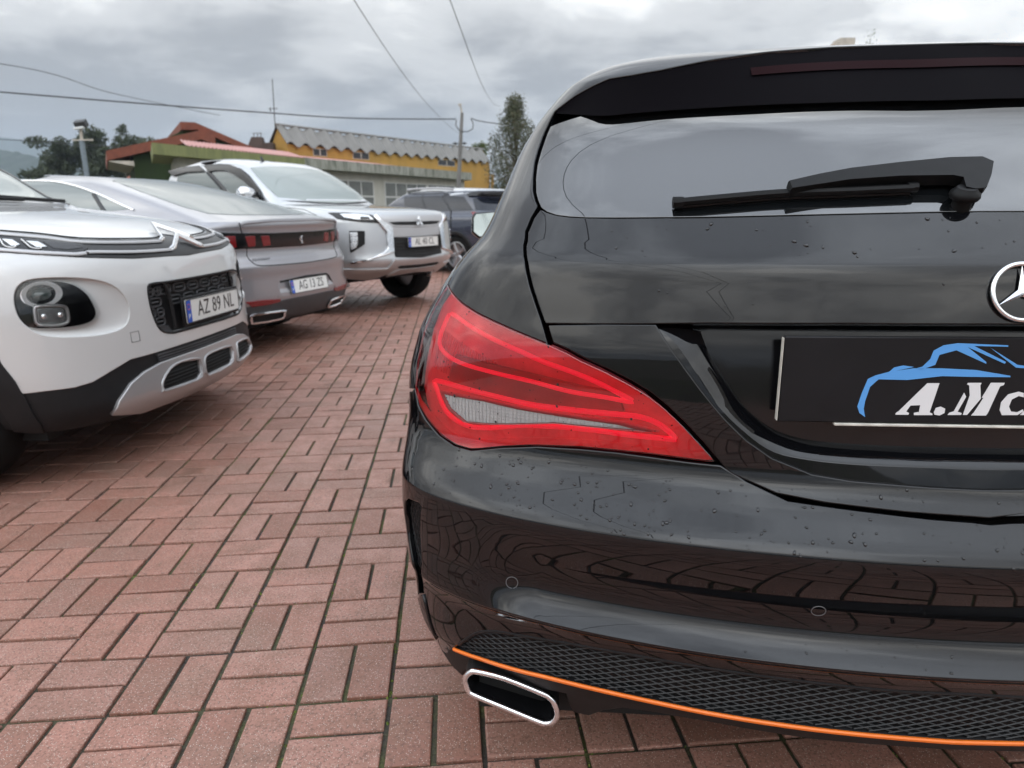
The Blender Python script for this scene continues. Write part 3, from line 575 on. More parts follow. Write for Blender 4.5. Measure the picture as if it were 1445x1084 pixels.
# ================================================================ ground
def mat_brick():
    mt, t, o = new_mat('brick_clay'); N = NT(t); p = N.pos()
    at = N.n('ShaderNodeAttribute', attribute_name='tone').outputs['Fac']
    base = N.ramp(at, [(0, (.245, .108, .076)), (.25, (.335, .157, .116)), (.55, (.392, .192, .146)), (.8, (.362, .184, .142)), (1, (.265, .135, .102))])
    n1 = N.noise(p, 9.0, 6, .65); n2 = N.noise(p, 160.0, 3, .7); n3 = N.noise(p, 2.3, 5, .6, .3)
    c = N.mix(N.ramp(n1, [(.38, 0.0), (.70, .75)]), base, (.215, .115, .080))
    # grey wear and brown stains
    c = N.mix(N.ramp(n3, [(.52, 0.0), (.72, .5)]), c, (.275, .185, .142))
    c = N.mix(N.ramp(N.noise(p, 3.1, 4, .6), [(.60, 0.0), (.70, .75)]), c, (.16, .085, .055))
    c = N.mix(N.ramp(n2, [(.36, .8), (.5, 0.0)]), c, (.125, .064, .046))
    v = N.n('ShaderNodeTexVoronoi', {'Vector': p, 'Scale': 260.0}, feature='F1')
    spk = N.math('MULTIPLY', N.ramp(v.outputs['Distance'], [(.20, 1.0), (.34, 0.0)]), N.ramp(N.n('ShaderNodeSeparateColor', {0: v.outputs['Color']}).outputs[0], [(.60, 0.0), (.66, 1.0)]))
    c = N.mix(N.math('MULTIPLY', spk, .85), c, (.55, .47, .41))
    b = N.n('ShaderNodeBsdfPrincipled', {'Base Color': c, 'Roughness': .55})
    t.links.new(N.ramp(n1, [(.3, .34), (.7, .66)]), b.inputs['Roughness'])
    hgt = N.math('ADD', N.math('MULTIPLY', n2, .7), N.math('MULTIPLY', N.noise(p, 420, 2, .6), .5))
    t.links.new(N.bump(hgt, .55, .0022), b.inputs['Normal']); t.links.new(b.outputs[0], o.inputs[0]); return mt
def mat_joint():
    mt, t, o = new_mat('joint_sand'); N = NT(t); p = N.pos()
    n1 = N.noise(p, 5.0, 6, .7); n2 = N.noise(p, 130.0, 4, .7); n3 = N.noise(p, 1.1, 3, .5)
    moss = N.math('MULTIPLY', N.ramp(n1, [(.43, 0.0), (.62, 1.0)]), N.ramp(n3, [(.3, .35), (.6, 1.0)]))
    soil = N.ramp(n2, [(.3, (.020, .017, .014)), (.7, (.066, .056, .045))])
    green = N.ramp(n2, [(.3, (.042, .05, .012)), (.7, (.125, .145, .036))])
    c = N.mix(moss, soil, green)
    b = N.n('ShaderNodeBsdfPrincipled', {'Base Color': c, 'Roughness': .85})
    t.links.new(N.bump(n2, .9, .006), b.inputs['Normal']); t.links.new(b.outputs[0], o.inputs[0]); return mt
M['brick'] = mat_brick(); M['joint'] = mat_joint()
def mat_ground():
    mt, t, o = new_mat('far_ground'); N = NT(t); p = N.pos()
    c = N.ramp(N.noise(p, .15, 6, .6), [(.35, (.10, .075, .065)), (.65, (.07, .085, .045))])
    b = N.n('ShaderNodeBsdfPrincipled', {'Base Color': c, 'Roughness': .9}); t.links.new(b.outputs[0], o.inputs[0]); return mt
MOD, YAW, LX, LY = .208, .0844, 4.827, -8.5365
cyw, syw = cos(YAW), sin(YAW)
def lat2w(i, j):
    X = (i - LX) * MOD; Y = (-j - LY) * MOD; return np.stack([cyw * X - syw * Y, syw * X + cyw * Y], -1)
g = MB(); g.add([(-2500, -2500, -.06), (2500, -2500, -.06), (2500, 2500, -.06), (-2500, 2500, -.06)], [(0, 1, 2, 3)])
tag(g.build('ground', mat_ground(), smooth=False), kind='structure')
# bed of sand and moss under the bricks: fine near the camera, coarse beyond
def bed(x0, x1, y0, y1, st, amp, z):
    nx, ny = int((x1 - x0) / st) + 1, int((y1 - y0) / st) + 1
    X, Y = np.meshgrid(np.linspace(x0, x1, nx), np.linspace(y0, y1, ny)); Z = z + RNG.uniform(-amp, amp, X.shape)
    idx = np.arange(nx * ny).reshape(ny, nx); F = np.stack([idx[:-1, :-1], idx[:-1, 1:], idx[1:, 1:], idx[1:, :-1]], -1).reshape(-1, 4)
    return np.stack([X, Y, Z], -1).reshape(-1, 3), F
Vb, Fb = bed(-12, 9, -7, 22, .5, .0, -.0085)
PAVE = mesh_obj('pavement', Vb, Fb, M['joint'], smooth=True); tag(PAVE, kind='structure')
LONG, SHORT = .951, .452
def brick_geo(l, w, seed, tone=None):
    """one worn paver: long axis x, rounded top edges, corners a little uneven"""
    r = random.Random(seed); ch = .0032; hx, hy = l / 2, w / 2
    j = lambda k: r.uniform(-k, k)
    cs = [(sx_ * hx + j(.0013), sy_ * hy + j(.0013)) for sx_, sy_ in ((-1, -1), (1, -1), (1, 1), (-1, 1))]
    V = [(x, y, -.05) for x, y in cs] + [(x, y, -ch + j(.0006)) for x, y in cs] + [(x * (1 - ch * .35 / hx), y * (1 - ch * .35 / hy), -ch * .3) for x, y in cs] + [(x * (1 - ch * 1.3 / hx), y * (1 - ch * 1.3 / hy), j(.0004)) for x, y in cs]
    F = []
    for k in range(3): F += [(k * 4 + i, k * 4 + (i + 1) % 4, k * 4 + 4 + (i + 1) % 4, k * 4 + 4 + i) for i in range(4)]
    F.append((12, 13, 14, 15)); return np.array(V), F
cells = []
for i in range(-52, 40):
    for j in range(-85, 24):
        hz = (i + j) % 2 != 0
        for s in (-.25, .25):
            ci, cj = (i + .5, j + .5 + s) if hz else (i + .5 + s, j + .5)
            cells.append((ci, cj, hz))
cells = np.array(cells, float); cw = lat2w(cells[:, 0], cells[:, 1])
keep = (cw[:, 0] > -10.5) & (cw[:, 0] < 7) & (cw[:, 1] > -4) & (cw[:, 1] < 16.5)
cells, cw = cells[keep], cw[keep]
# which bricks show largest in the photograph
d3 = np.stack([cw[:, 0], cw[:, 1], np.full(len(cw), -CAM_H)], -1); rv, dv, fv = np.array(cam_r), np.array(cam_d), np.array(F0)
dep = d3 @ fv; ux = 722.5 + 963.48 * (d3 @ rv) / np.maximum(dep, .05); uy = 542 + 963.48 * (d3 @ dv) / np.maximum(dep, .05)
seen = (dep > .3) & (ux > -40) & (ux < 1480) & (uy < 1130) & (uy > 420) & ~((ux > 640) & (uy < 955)) & ~((ux > 585) & (uy < 850)) & ~((ux > 800) & (uy < 1010 + (ux - 800) * .07)) & ~((ux < 150) & (uy < 605)) & ~((ux < 340) & (uy < 605 - (ux - 150) * .45))
size = np.where(seen, 1 / np.maximum(dep, .1) ** 2, 0); order = np.argsort(-size)[:300]; single = np.zeros(len(cells), bool); single[order] = size[order] > 0
kinds = []
for k in range(12):
    V, F = brick_geo(LONG * MOD, SHORT * MOD, k)
    me = bpy.data.meshes.new('brick'); me.from_pydata([tuple(v) for v in V], [], F, shade_flat=True); me.materials.append(M['brick'])
    at = me.attributes.new('tone', 'FLOAT', 'POINT'); at.data.foreach_set('value', np.full(len(V), (k * .618 + .11) % 1, dtype=np.float32)); kinds.append(me)
allV, allF, tone = [], [], []; nb = 0
for k, ((ci, cj, hz), (x, y)) in enumerate(zip(cells, cw)):
    r = random.Random(k * 31 + 5); rz = YAW + (0 if hz else pi / 2) + (pi if r.random() < .5 else 0) + r.uniform(-.006, .006)
    tx, ty, dz = r.gauss(0, .009), r.gauss(0, .006), r.gauss(0, .0014)
    if single[k]:
        o = bpy.data.objects.new('brick', kinds[r.randrange(12)]); COL.objects.link(o); o.parent = PAVE
        o.location = (x, y, dz); o.rotation_euler = (ty, tx, rz)
    else:
        V, F = brick_geo(LONG * MOD, SHORT * MOD, k % 40)
        c, s = cos(rz), sin(rz); zz = V[:, 2] + dz + V[:, 0] * tx * -1 + V[:, 1] * ty
        allV.append(np.stack([V[:, 0] * c - V[:, 1] * s + x, V[:, 0] * s + V[:, 1] * c + y, zz], -1)); allF += [tuple(i + nb for i in f) for f in F]; nb += len(V); tone.append(np.full(len(V), r.random(), dtype=np.float32))
bf = mesh_obj('brick_field', np.concatenate(allV), allF, M['brick'], PAVE, smooth=False); tag(bf, kind='stuff')
at = bf.data.attributes.new('tone', 'FLOAT', 'POINT'); at.data.foreach_set('value', np.concatenate(tone))
# moss tufts in the joints near the camera
mb = MB(); rm = random.Random(3)
for k in range(9000):
    ii = rm.uniform(-14, 12); jj = rm.uniform(-30, 4)
    if rm.random() < .6: ii = round(ii) + rm.gauss(0, .012)
    else: jj = round(jj) + rm.gauss(0, .012)
    p = lat2w(ii, jj)
    if not (-3.2 < p[0] < 1.6 and .5 < p[1] < 6): continue
    if math.sin(p[0] * 7.1 + 2 * math.sin(p[1] * 3)) + math.sin(p[1] * 5.3 + p[0] * 2) < -.1: continue
    r_ = rm.uniform(.002, .0058); V = []; n = 5
    for q in range(n): a = 2 * pi * q / n + rm.random(); V.append((p[0] + r_ * cos(a), p[1] + r_ * sin(a), -.010))
    V.append((p[0], p[1], -.0075 + r_ * rm.uniform(.5, 1.3)))
    mb.add(V, [(q, (q + 1) % n, n) for q in range(n)])
def mat_moss():
    mt, t, o = new_mat('moss'); N = NT(t)
    c = N.ramp(N.noise(N.pos(), 22, 4, .6), [(.35, (.055, .065, .012)), (.55, (.10, .14, .02)), (.75, (.22, .27, .05))])
    b = N.n('ShaderNodeBsdfPrincipled', {'Base Color': c, 'Roughness': .9}); t.links.new(b.outputs[0], o.inputs[0]); return mt
tag(mb.build('moss', mat_moss(), smooth=False), kind='stuff')

# ================================================================ car helpers
def alim(w, z, ymid): return float(1 + ymid - w.P(z) - w.A * w.Wf(z) ** 2 - w.C(z))
def yflank(w, a, z): return float(w.P(z) + w.A * w.Wf(z) ** 2 + w.C(z) + a - 1)
def a_of_y(w, y, z):
    lo, hi = .15, 5.0
    for _ in range(40):
        mid = (lo + hi) / 2
        if float(w.loc(mid, z)[1]) < y: lo = mid
        else: hi = mid
    return hi
def flank_edge(w, ymid, zt, zb, axle, rw, rr, k=14):
    """left edge of one end of a car, from the roof down to the sill and round the wheel arch"""
    L = [(-a_of_y(w, ymid, z), float(z)) for z in np.linspace(zt, zb, k)]
    th = [math.acos(max(-1, min(1, (zb - rw) / rr)))]
    for q in np.linspace(th[0], -th[0], 15):
        z = rw + rr * cos(q); L.append((-a_of_y(w, axle + rr * sin(q), z), z))
    return L
def wheel(parent, x, y, r, width, spokes=5, rimc='rim_alloy', hub=.68):
    w = empty('wheel', (x, y, r), 0, parent); s = 1 if x > 0 else -1
    mb = MB(); hw = width / 2
    mb.lathe([(r * hub, -hw), (r * .9, -hw), (r * .97, -hw * .8), (r, -hw * .5), (r, hw * .5), (r * .97, hw * .8), (r * .9, hw), (r * hub, hw), (r * hub * .9, hw * .6), (r * hub * .9, -hw * .6)], 40, closed=True)
    mb.build('tyre', M['tyre_rubber'], w)
    mb = MB(); q = s * hw
    mb.lathe([(r * hub, q * .96), (r * hub * .93, q), (r * hub * .9, q * .9), (r * hub * .88, q * .2), (.02, q * .15)], 40)
    for i in range(spokes):
        a = 2 * pi * i / spokes; d = Vector((0, cos(a), sin(a)))
        mb.tube([d * .03 + Vector((q * .75, 0, 0)), d * r * .35 + Vector((q * .85, 0, 0)), d * r * hub * .92 + Vector((q * .9, 0, 0))], [.04, .032, .026], 6, flat=.5, up=(1, 0, 0))
    mb.lathe([(.0, q * .86), (.05, q * .86), (.06, q * .6)], 20)
    mb.build('rim', M[rimc], w)
    return w
def plate(parent, c, x, up, text, w=.52, h=.11, sx=.8):
    """Portuguese number plate: white, blue band on the left, dark characters"""
    x = Vector(x).normalized(); up = Vector(up); up = (up - x * up.dot(x)).normalized(); z = x.cross(up)
    Mx = frame(c, x, z)
    def rr(w, h, r): return [(sx_ * (w / 2 - r) + r * cos(a), sy_ * (h / 2 - r) + r * sin(a)) for sx_, sy_, a0 in ((1, 1, 0), (-1, 1, pi / 2), (-1, -1, pi), (1, -1, 1.5 * pi)) for a in (a0, a0 + pi / 4, a0 + pi / 2)]
    p = MB().prism(rr(w, h, .008), Mx, .004).build('number_plate', M['plate_white'], parent)
    rim = MB(); pts = [Mx @ Vector((a, b, .004)) for a, b in rr(w - .004, h - .004, .008)]; rim.tube(pts, .0022, 6, True, up=tuple(z)); rim.build('plate_border', M['plate_black'], p)
    MB().prism([(-w / 2 + .003, -h / 2 + .004), (-w / 2 + .044, -h / 2 + .004), (-w / 2 + .044, h / 2 - .004), (-w / 2 + .003, h / 2 - .004)], Mx @ Matrix.Translation((0, 0, .004)), .0008).build('country_band', M['plate_blue'], p)
    text_obj('country_letter', 'P', .034, Mx @ Matrix.Translation((-w / 2 + .0235, -h * .22, .0052)), M['plate_white'], p)
    mb = MB()
    for k in range(20):
        a = 2 * pi * k / 12; mb.lathe([(0, .0012), (.0022, .0012), (.0022, 0)], 6, Mx @ Matrix.Translation((-w / 2 + .0235 + .013 * cos(a), h * .2 + .013 * sin(a), .0046)) @ Matrix.Rotation(-pi / 2, 4, 'Y'))
    mb.build('star_ring', M['orange_trim'], p)
    text_obj('plate_characters', text, .103, Mx @ Matrix.Translation((.022, .0005, .0045)), M['plate_black'], p, sx=sx, space=1.04)
    return p
def plane_frame(p): return frame(p, (1, 0, 0), (0, -1, 0))
def car_floor(parent, x0, y0, y1, z0=.16, z1=.42):
    mb = MB(); mb.box((0, (y0 + y1) / 2, (z0 + z1) / 2), (x0 * 2, y1 - y0, z1 - z0)); return mb.build('underbody', M['dark_void'], parent, smooth=False)

# ================================================================ the black estate car, seen from behind
h = rad(4.8)
BP=[(.16,.13),(.25,.075),(.30,.045),(.40,.022),(.425,.008),(.436,.0),(.50,.006),(.56,.002),(.600,0),(.606,.0006),(.614,.006),(.655,.048),(.69,.074),(.705,.077),(.78,.079),(.86,.084),(.92,.10),(.96,.112),(.995,.1235),(1.003,.129),(1.03,.153),(1.069,.19),(1.22,.345),(1.30,.365),(1.325,.40),(1.36,.52),(1.39,.70),(1.41,.9),(1.43,1.4),(1.436,2.0)]
WD=[(.16,.86),(0.25, 0.878),(.33,.886),(0.4, 0.8885), (0.55, 0.9003), (0.604, 0.8976), (0.75, 0.9007), (0.85, 0.8791), (0.92, 0.84), (0.96, 0.8143), (1.0, 0.7802), (1.03, 0.7514), (1.069, 0.7313), (1.1, 0.7192), (1.2, 0.6797), (1.3, 0.5987), (1.34, 0.5402), (1.38, 0.4625), (1.41, 0.3792), (1.436, 0.2492)]
CC=[(.25,.3),(.6,.30),(.9,.42),(1.0,.40),(1.1,.35),(1.3,.30),(1.45,.2)]
def ledge(x, z):
    f = 1 - sstep(.62, .74, np.abs(x)); u = np.clip((z - .436) / .042, 0, 1); return f * .030 * u * (2 - u) * (1 - sstep(.478, .598, z))
W = Wrap(BP, WD, .24, CC, 6, (.653, .818), h, ledge)
K = empty('black_estate_car', (.653, .818, 0), -h)
tag(K, 'glossy black estate car close up from behind, with a dealer board and orange bumper strip', 'car')
BLK = M['black_paint']
def sh(p, da=0, dz=0): return [(a + da, z + dz) for a, z in p]
LT, LB = D['lamp_top'], D['lamp_bot']
YM, AX, RW = 2.1, .98, .325
fe = flank_edge(W, YM, 1.425, .30, AX, RW, .345)
fe = [p for p in fe if not (p[1] < .6 and p[0] > -1.3)]
half = [(0, 1.425)] + fe + [(-1.17, .605), (-1.0, .69), (-.80, .753)] + sh(LB[13:], -.004) + sh(LT[:7], -.0015, .0045) + sh(D['seam'][::-1], -.0035) + D['spoiler_top'][1:10]
half = half + [(0, 1.3475)]
body = panel('body', W, half + mir(half[1:-1]), BLK, K, step=.016, r=.002, depth=.018, zl=(1.285, 1.30, 1.31, 1.32, 1.33, 1.345))
# inner shell so that the gaps between the panels are dark
ish = [(0, 1.30)] + [(-1.05, z) for z in np.linspace(1.30, .32, 12)] + [(0, .32)]
panel('inner_shell', W, ish + mir(ish[1:-1]), M['dark_void'], K, step=.06, dy=.10, off=-.005, lip=False)
car_floor(K, .74, .22, 4.3, .17, .45)
# bumper
arch = [(-alim(W, z, AX - math.sqrt(max(.345 ** 2 - (z - RW) ** 2, 0))), z) for z in (.585, .50, .42, .34, .28)]
bl = D['bumper_top'][1:] + D['bumper_lamp'][1:] + [(-.80, .743), (-1.0, .68), (-1.165, .595)] + arch + [(-.92, .235), (-.80, .195)] + D['mesh_top'][1:-2]
zc0, zc1 = D['bumper_top'][0][1], .3972
bl = [(0, zc0)] + [p for p in bl if p[0] < -.004] + [(0, zc1)]
vent = D['vent']
BZ = (.418, .426, .431, .434, .4355, .437, .440, .444, .449, .454, .460, .466, .472, .478, .486, .496, .51, .525, .54, .556, .575, .59, .596, .600, .603, .606, .610, .614, .619, .626)
panel('bumper', W, bl + mir(bl[1:-1]), BLK, K, holes=[vent, mir(vent)], step=.013, zl=BZ, r=.0035, depth=.02)
for vv in (vent, mir(vent)):
    c = np.mean(vv, 0); g = [tuple(c + (np.array(p) - c) * 1.12) for p in vv]
    v = panel('side_vent', W, g, M['black_plastic'], K, off=-.016, step=.03, depth=.003)
    mb = MB(); lo, hi = np.min(vv, 0), np.max(vv, 0); pv = np.array(vv)
    for sgn in (1, -1):
        for k in range(-40, 60):
            t = np.linspace(0, 1, 40); za = lo[1] + (hi[1] - lo[1]) * t; aa = lo[0] + .012 * k + sgn * (za - lo[1]) * .55
            q = np.stack([aa, za], 1); ok = inside(pv, q); i = 0
            while i < 40:
                if ok[i]:
                    j = i
                    while j + 1 < 40 and ok[j + 1]: j += 1
                    if j > i: mb.tube(on(W, q[i:j + 1], -.012), .0011, 4, up=(0, -1, 0))
                    i = j + 1
                else: i += 1
    mb.build('vent_mesh', M['black_plastic'], v)
for q in (D['fin'],):
    panel('vent_fin', W, [(-.806, .345), (-.778, .372), (-.766, .30), (-.762, .268), (-.774, .29)], M['gloss_black'], K, off=.004, step=.03, r=.003)
# diffuser: black back, honeycomb ribs, orange strip, lower valance
mt_ = [p for p in D['mesh_top'] if p[0] < -.004][2:] + [(0, .3972)]
orr = [p for p in D['orange'] if p[0] < -.004] + [(0, .2955)]
dif = sym(mt_) + sym(orr)[::-1]
back = panel('diffuser', W, dif, M['black_plastic'], K, dy=.004, step=.03, off=-.012, depth=.002, lip=False)
mb = MB(); pv = np.array(dif)
for sgn in (1, -1):
    for k in range(-62, 63):
        t = np.linspace(-.5, .5, 61); za = .345 + t * .15; aa = k * .0245 + sgn * (za - .345) * 2.15
        # ribs swell at every crossing
        q = np.stack([aa, za], 1); ok = inside(pv, q); i = 0
        while i < 61:
            if ok[i]:
                j = i
                while j + 1 < 61 and ok[j + 1]: j += 1
                if j > i:
                    sub = q[i:j + 1]; P3 = on(W, sub, -.005 + (0.001 if sgn > 0 else 0)); mb.tube(P3, .0012, 4, up=(0, -1, 0))
                i = j + 1
            else: i += 1
mb.build('diffuser_mesh', M['mesh_plastic'], K)
bead('mesh_frame', W, sh(sym(mt_), 0, -.004), .0035, M['black_plastic'], K, off=-.002, sub=3)
bead('orange_strip', W, sym(orr), .0043, M['orange_trim'], K, off=.003, sub=5, flat=.8)
vb = [(-.775, .168), (-.762, .155), (-.742, .152), (-.735, .17), (-.722, .192)] + [p for p in D['valance_bot'][5:] if p[0] < -.004] + [(0, .2588)]
vt = [(-.784, .205), (-.765, .222), (-.735, .262)] + sh([p for p in orr], 0, -.006)
panel('valance', W, sym(vt) + sym(vb)[::-1], M['black_plastic'], K, step=.03, r=.004, depth=.03)
bead('valance_edge', W, sym(sh(vb[9:], 0, -.004)), .003, M['gloss_black'], K, off=-.004, dy=.006, sub=2)
# exhaust tips: flattened chrome ring, dark inside, pipe
ex = np.array(D['exhaust']); ec = ex.mean(0)
for s in (1, -1):
    e = empty('exhaust_tip', (0, 0, 0), 0, K)
    def e3(p, y): return Vector((s * p[0], .175 + .23 * ((p[0] - ec[0]) * -1) * .6 + y, p[1]))
    loop = smooth_line(ex, True, 3)
    def sc(f): return [ec + (p - ec) * f for p in loop]
    mb = MB(); mb.tube([e3(p, 0) for p in sc(.97)], .0056, 10, True, up=(0, -1, 0)); mb.build('chrome_rim', M['chrome'], e)
    n = len(loop); rings = [[e3(p, y) for p in sc(f)] for f, y in ((.97, .004), (1.0, .03), (1.0, .22))]
    V = sum(rings, []); F = [(k * n + i, k * n + (i + 1) % n, (k + 1) * n + (i + 1) % n, (k + 1) * n + i) for k in range(2) for i in range(n)]
    mesh_obj('pipe_shell', V, F, M['black_plastic'], e)
    rings = [[e3(p, y) for p in sc(f)] for f, y in ((.93, .002), (.88, .03), (.86, .13))]
    V = sum(rings, []) + [e3(ec, .13)]; F = [(k * n + i, k * n + (i + 1) % n, (k + 1) * n + (i + 1) % n, (k + 1) * n + i) for k in range(2) for i in range(n)] + [(2 * n + i, 2 * n + (i + 1) % n, 3 * n) for i in range(n)]
    mesh_obj('pipe_inside', V, F, M['gloss_black'], e)
    mb = MB(); mb.box(e3(ec + np.array([.03, .012]), .05), (.07, .05, .004), Matrix.Rotation(.35, 3, 'Y')); mb.build('pipe_baffle', M['rim_alloy'], e)
# parking sensors
for p in [D['sensor'][0], D['sensor'][1], (-D['sensor'][1][0], D['sensor'][1][1]), (-D['sensor'][0][0], D['sensor'][0][1])]:
    c = on(W, [p], .0005)[0]; nn = W.nrm(np.array([p[0]]), np.array([p[1]]))[0]
    Mx = frame(c, (1, 0, 0), nn); r_ = .0098
    mb = MB(); mb.tube([Mx @ Vector((r_ * cos(a), r_ * sin(a), 0)) for a in np.linspace(0, 2 * pi, 28, endpoint=False)], .0007, 5, True, up=tuple(nn))
    o = mb.build('parking_sensor', M['sensor_ring'], K)
# tail lights
def tail_light(m_):
    f = (lambda p: p) if not m_ else mir
    e = empty('tail_light', (0, 0, 0), 0, K)
    out = LT + LB[0:]; rev = D['rev']
    panel('lens', W, f(out), M['lens_red'], e, holes=[f(rev)], step=.012, r=.002, depth=.004, off=.001)
    panel('reverse_lens', W, f(rev), M['lens_clear'], e, step=.02, r=.0003, depth=.001, off=.0005)
    c = np.mean(out, 0); inner = [tuple(c + (np.array(p) - c) * .985) for p in out]
    panel('lamp_housing', W, f(inner), M['lamp_red_back'], e, dy=.034, step=.04, lip=False)
    panel('dark_reflector', W, f(D['lens_mid']), M['lamp_dark_back'], e, dy=.022, step=.03, r=.002)
    cc = np.mean(rev, 0); rv = [tuple(cc + (np.array(p) - cc) * 1.05) for p in rev]
    rb = panel('reverse_reflector', W, f(rv), M['lamp_clear'], e, dy=.004, step=.02, r=.001, depth=.01)
    mb = MB(); pv = np.array(rev)
    for k in range(60):
        a0 = rev[0][0] + .008 + k * .0062
        zz = np.linspace(.70, .80, 40); q = np.stack([np.full(40, a0), zz], 1); ok = inside(pv, q)
        if ok.sum() > 2: mb.tube(on(W, f([tuple(x) for x in q[ok]]), 0, .0032), .0009, 4, up=(0, -1, 0))
    for k in range(20):
        z0 = .69 + k * .0055; aa = np.linspace(-.76, -.35, 160); q = np.stack([aa, np.full(160, z0)], 1); ok = inside(pv, q)
        if ok.sum() > 4: mb.tube(on(W, f([tuple(x) for x in q[ok][::4]]), 0, .0032), .0008, 4, up=(0, -1, 0))
    mb.build('prism_ribs', M['lamp_clear'], rb)
    for g, rr_ in ((D['g_up'], .0036), (D['g_low'], .0040)):
        gl = smooth_line(g, True, 4); bead('light_guide', W, f([tuple(x) for x in gl]), rr_, M['light_guide'], e, off=0, dy=.011, closed=True, sub=1)
    # fine ribs across the main reflector
    mb = MB()
    for k in range(46):
        a0 = -.742 + k * .0062; z0 = np.interp(a0, [-.75, -.4], [.872, .748]); z1 = np.interp(a0, [-.75, -.4], [.80, .735])
        mb.tube(on(W, f([(a0, z1), (a0, (z0 + z1) / 2), (a0, z0)]), 0, .030), .0018, 4, up=(0, -1, 0))
    mb.build('reflector_ribs', M['lamp_red_back'], e)
    wall = np.array(out); A3 = on(W, f([tuple(p) for p in densify(wall, .02)]), -.001); B3 = on(W, f([tuple(p) for p in densify(inner, .02)]), 0, .034)
    n = min(len(A3), len(B3)); A3 = resample(np.vstack([A3, A3[:1]]), 90); B3 = resample(np.vstack([B3, B3[:1]]), 90)
    V = np.vstack([A3, B3]); F = [(i, i + 1, 90 + i + 1, 90 + i) for i in range(89)]
    mesh_obj('lamp_wall', V, F, M['lamp_red_back'], e)
    return e
tail_light(False); tail_light(True)
# tailgate
sk = [p for p in D['skin'] if p[0] < -.004]; n_ = next(i for i, p in enumerate(sk) if p[1] < .925 and p[0] < -.4)
top = sk[:n_]; 
skin = [(0, D['skin'][0][1])] + sk + [(0, D['skin'][-1][1])]
TZ = (.985, .990, .995, .997, .999, 1.001, 1.003, 1.006, 1.01, 1.016, 1.025)
tg = empty('tailgate', (0, 0, 0), 0, K)
panel('upper_skin', W, skin + mir(skin[1:-1]), BLK, tg, step=.012, zl=TZ, r=.002, depth=.02)
e1 = [p for p in D['E1'] if p[0] < -.004] + [(0, .6868)]
hb = [p for p in D['hatch_bottom'] if p[0] < -.004] + [(0, D['hatch_bottom'][-1][1])]
zb_ = D['lower_left'][0][1]
low = [D['lower_left'][0], D['lower_left'][1]] + e1 + hb[::-1] + D['lower_lamp']
lowp = low[:2] + e1 + mir(e1[:-1]) + mir(low[:2]) + mir(D['lower_lamp']) + mir(hb[:-1]) + hb[::-1] + D['lower_lamp']
panel('lower_skin', W, lowp, BLK, tg, step=.013, r=.0022, depth=.016, zl=(.66, .668, .676, .684, .69, .695, .70, .706))
l1 = [p for p in D['L1'] if p[0] < -.004] + [(0, D['L1'][-1][1])]
l2 = [p for p in D['L2'] if p[0] < -.004] + [(0, D['L2'][-2][1])]
e1c = on(W, smooth_line(sym(e1), False, 4), .0005, 0); g0 = on(W, smooth_line(sym(e1), False, 4), -.004, .003)
l1c = on(W, smooth_line(sym(l1), False, 4), 0, .010); l2c = on(W, smooth_line(sym(l2), False, 4), 0, .034)
l1b = l1c + np.array([0, -.002, -.003])
def lerp(a, b, t, n=90): a = resample(a, n); b = resample(b, n); return a + (b - a) * t
loft('recess_groove', [g0, lerp(g0, l1b, .5), l1b], BLK, tg, 90, sharp=60)
loft('recess_ledge', [l1b, l1c, lerp(l1c, l2c, .35) + np.array([0, 0, .0015]), lerp(l1c, l2c, .7) + np.array([0, 0, .0015]), l2c, l2c + np.array([0, .03, 0])], BLK, tg, 90, sharp=60)
bp_ = sym(sh(l2, 0, -.006)); bkp = [(bp_[0][0] - .05, .93)] + bp_ + [(bp_[-1][0] + .05, .93)]
panel('recess_panel', W, bkp, M['gloss_black'], tg, dy=.046, step=.04, lip=False)
loft('recess_roof', [on(W, [(-.46, .921), (-.3, .921), (0, .921), (.3, .921), (.46, .921)], -.003), on(W, [(-.46, .925), (-.3, .925), (0, .925), (.3, .925), (.46, .925)], 0, .08)], M['black_plastic'], tg, 20)
# badge: ring and three-pointed star
bc = D['star'][0]; c0 = on(W, [bc], .004)[0]; nn = W.nrm(np.array([bc[0]]), np.array([bc[1]]))[0]
Mx = frame(c0, (1, 0, 0), nn); R_ = .0385
b_ = MB(); b_.tube([Mx @ Vector((R_ * cos(a), R_ * sin(a), 0)) for a in np.linspace(0, 2 * pi, 48, endpoint=False)], .0034, 10, True, up=tuple(nn)); bd = b_.build('badge', M['chrome'], K)
mb = MB()
for k in range(3):
    a = pi / 2 + k * 2 * pi / 3; d = Vector((cos(a), sin(a), 0)); s_ = Vector((-sin(a), cos(a), 0))
    V = [Vector((0, 0, .006)), d * R_ * .97 + Vector((0, 0, .001)), d * R_ * .13 + s_ * R_ * .17, d * R_ * .13 - s_ * R_ * .17, Vector((0, 0, -.002))]
    V[2] = Vector((cos(a + pi / 3), sin(a + pi / 3), 0)) * R_ * .16; V[3] = Vector((cos(a - pi / 3), sin(a - pi / 3), 0)) * R_ * .16
    mb.add([Mx @ v for v in V], [(0, 1, 2), (0, 3, 1), (4, 2, 1), (4, 1, 3)])
mb.build('badge_star', M['chrome'], bd, smooth=False)
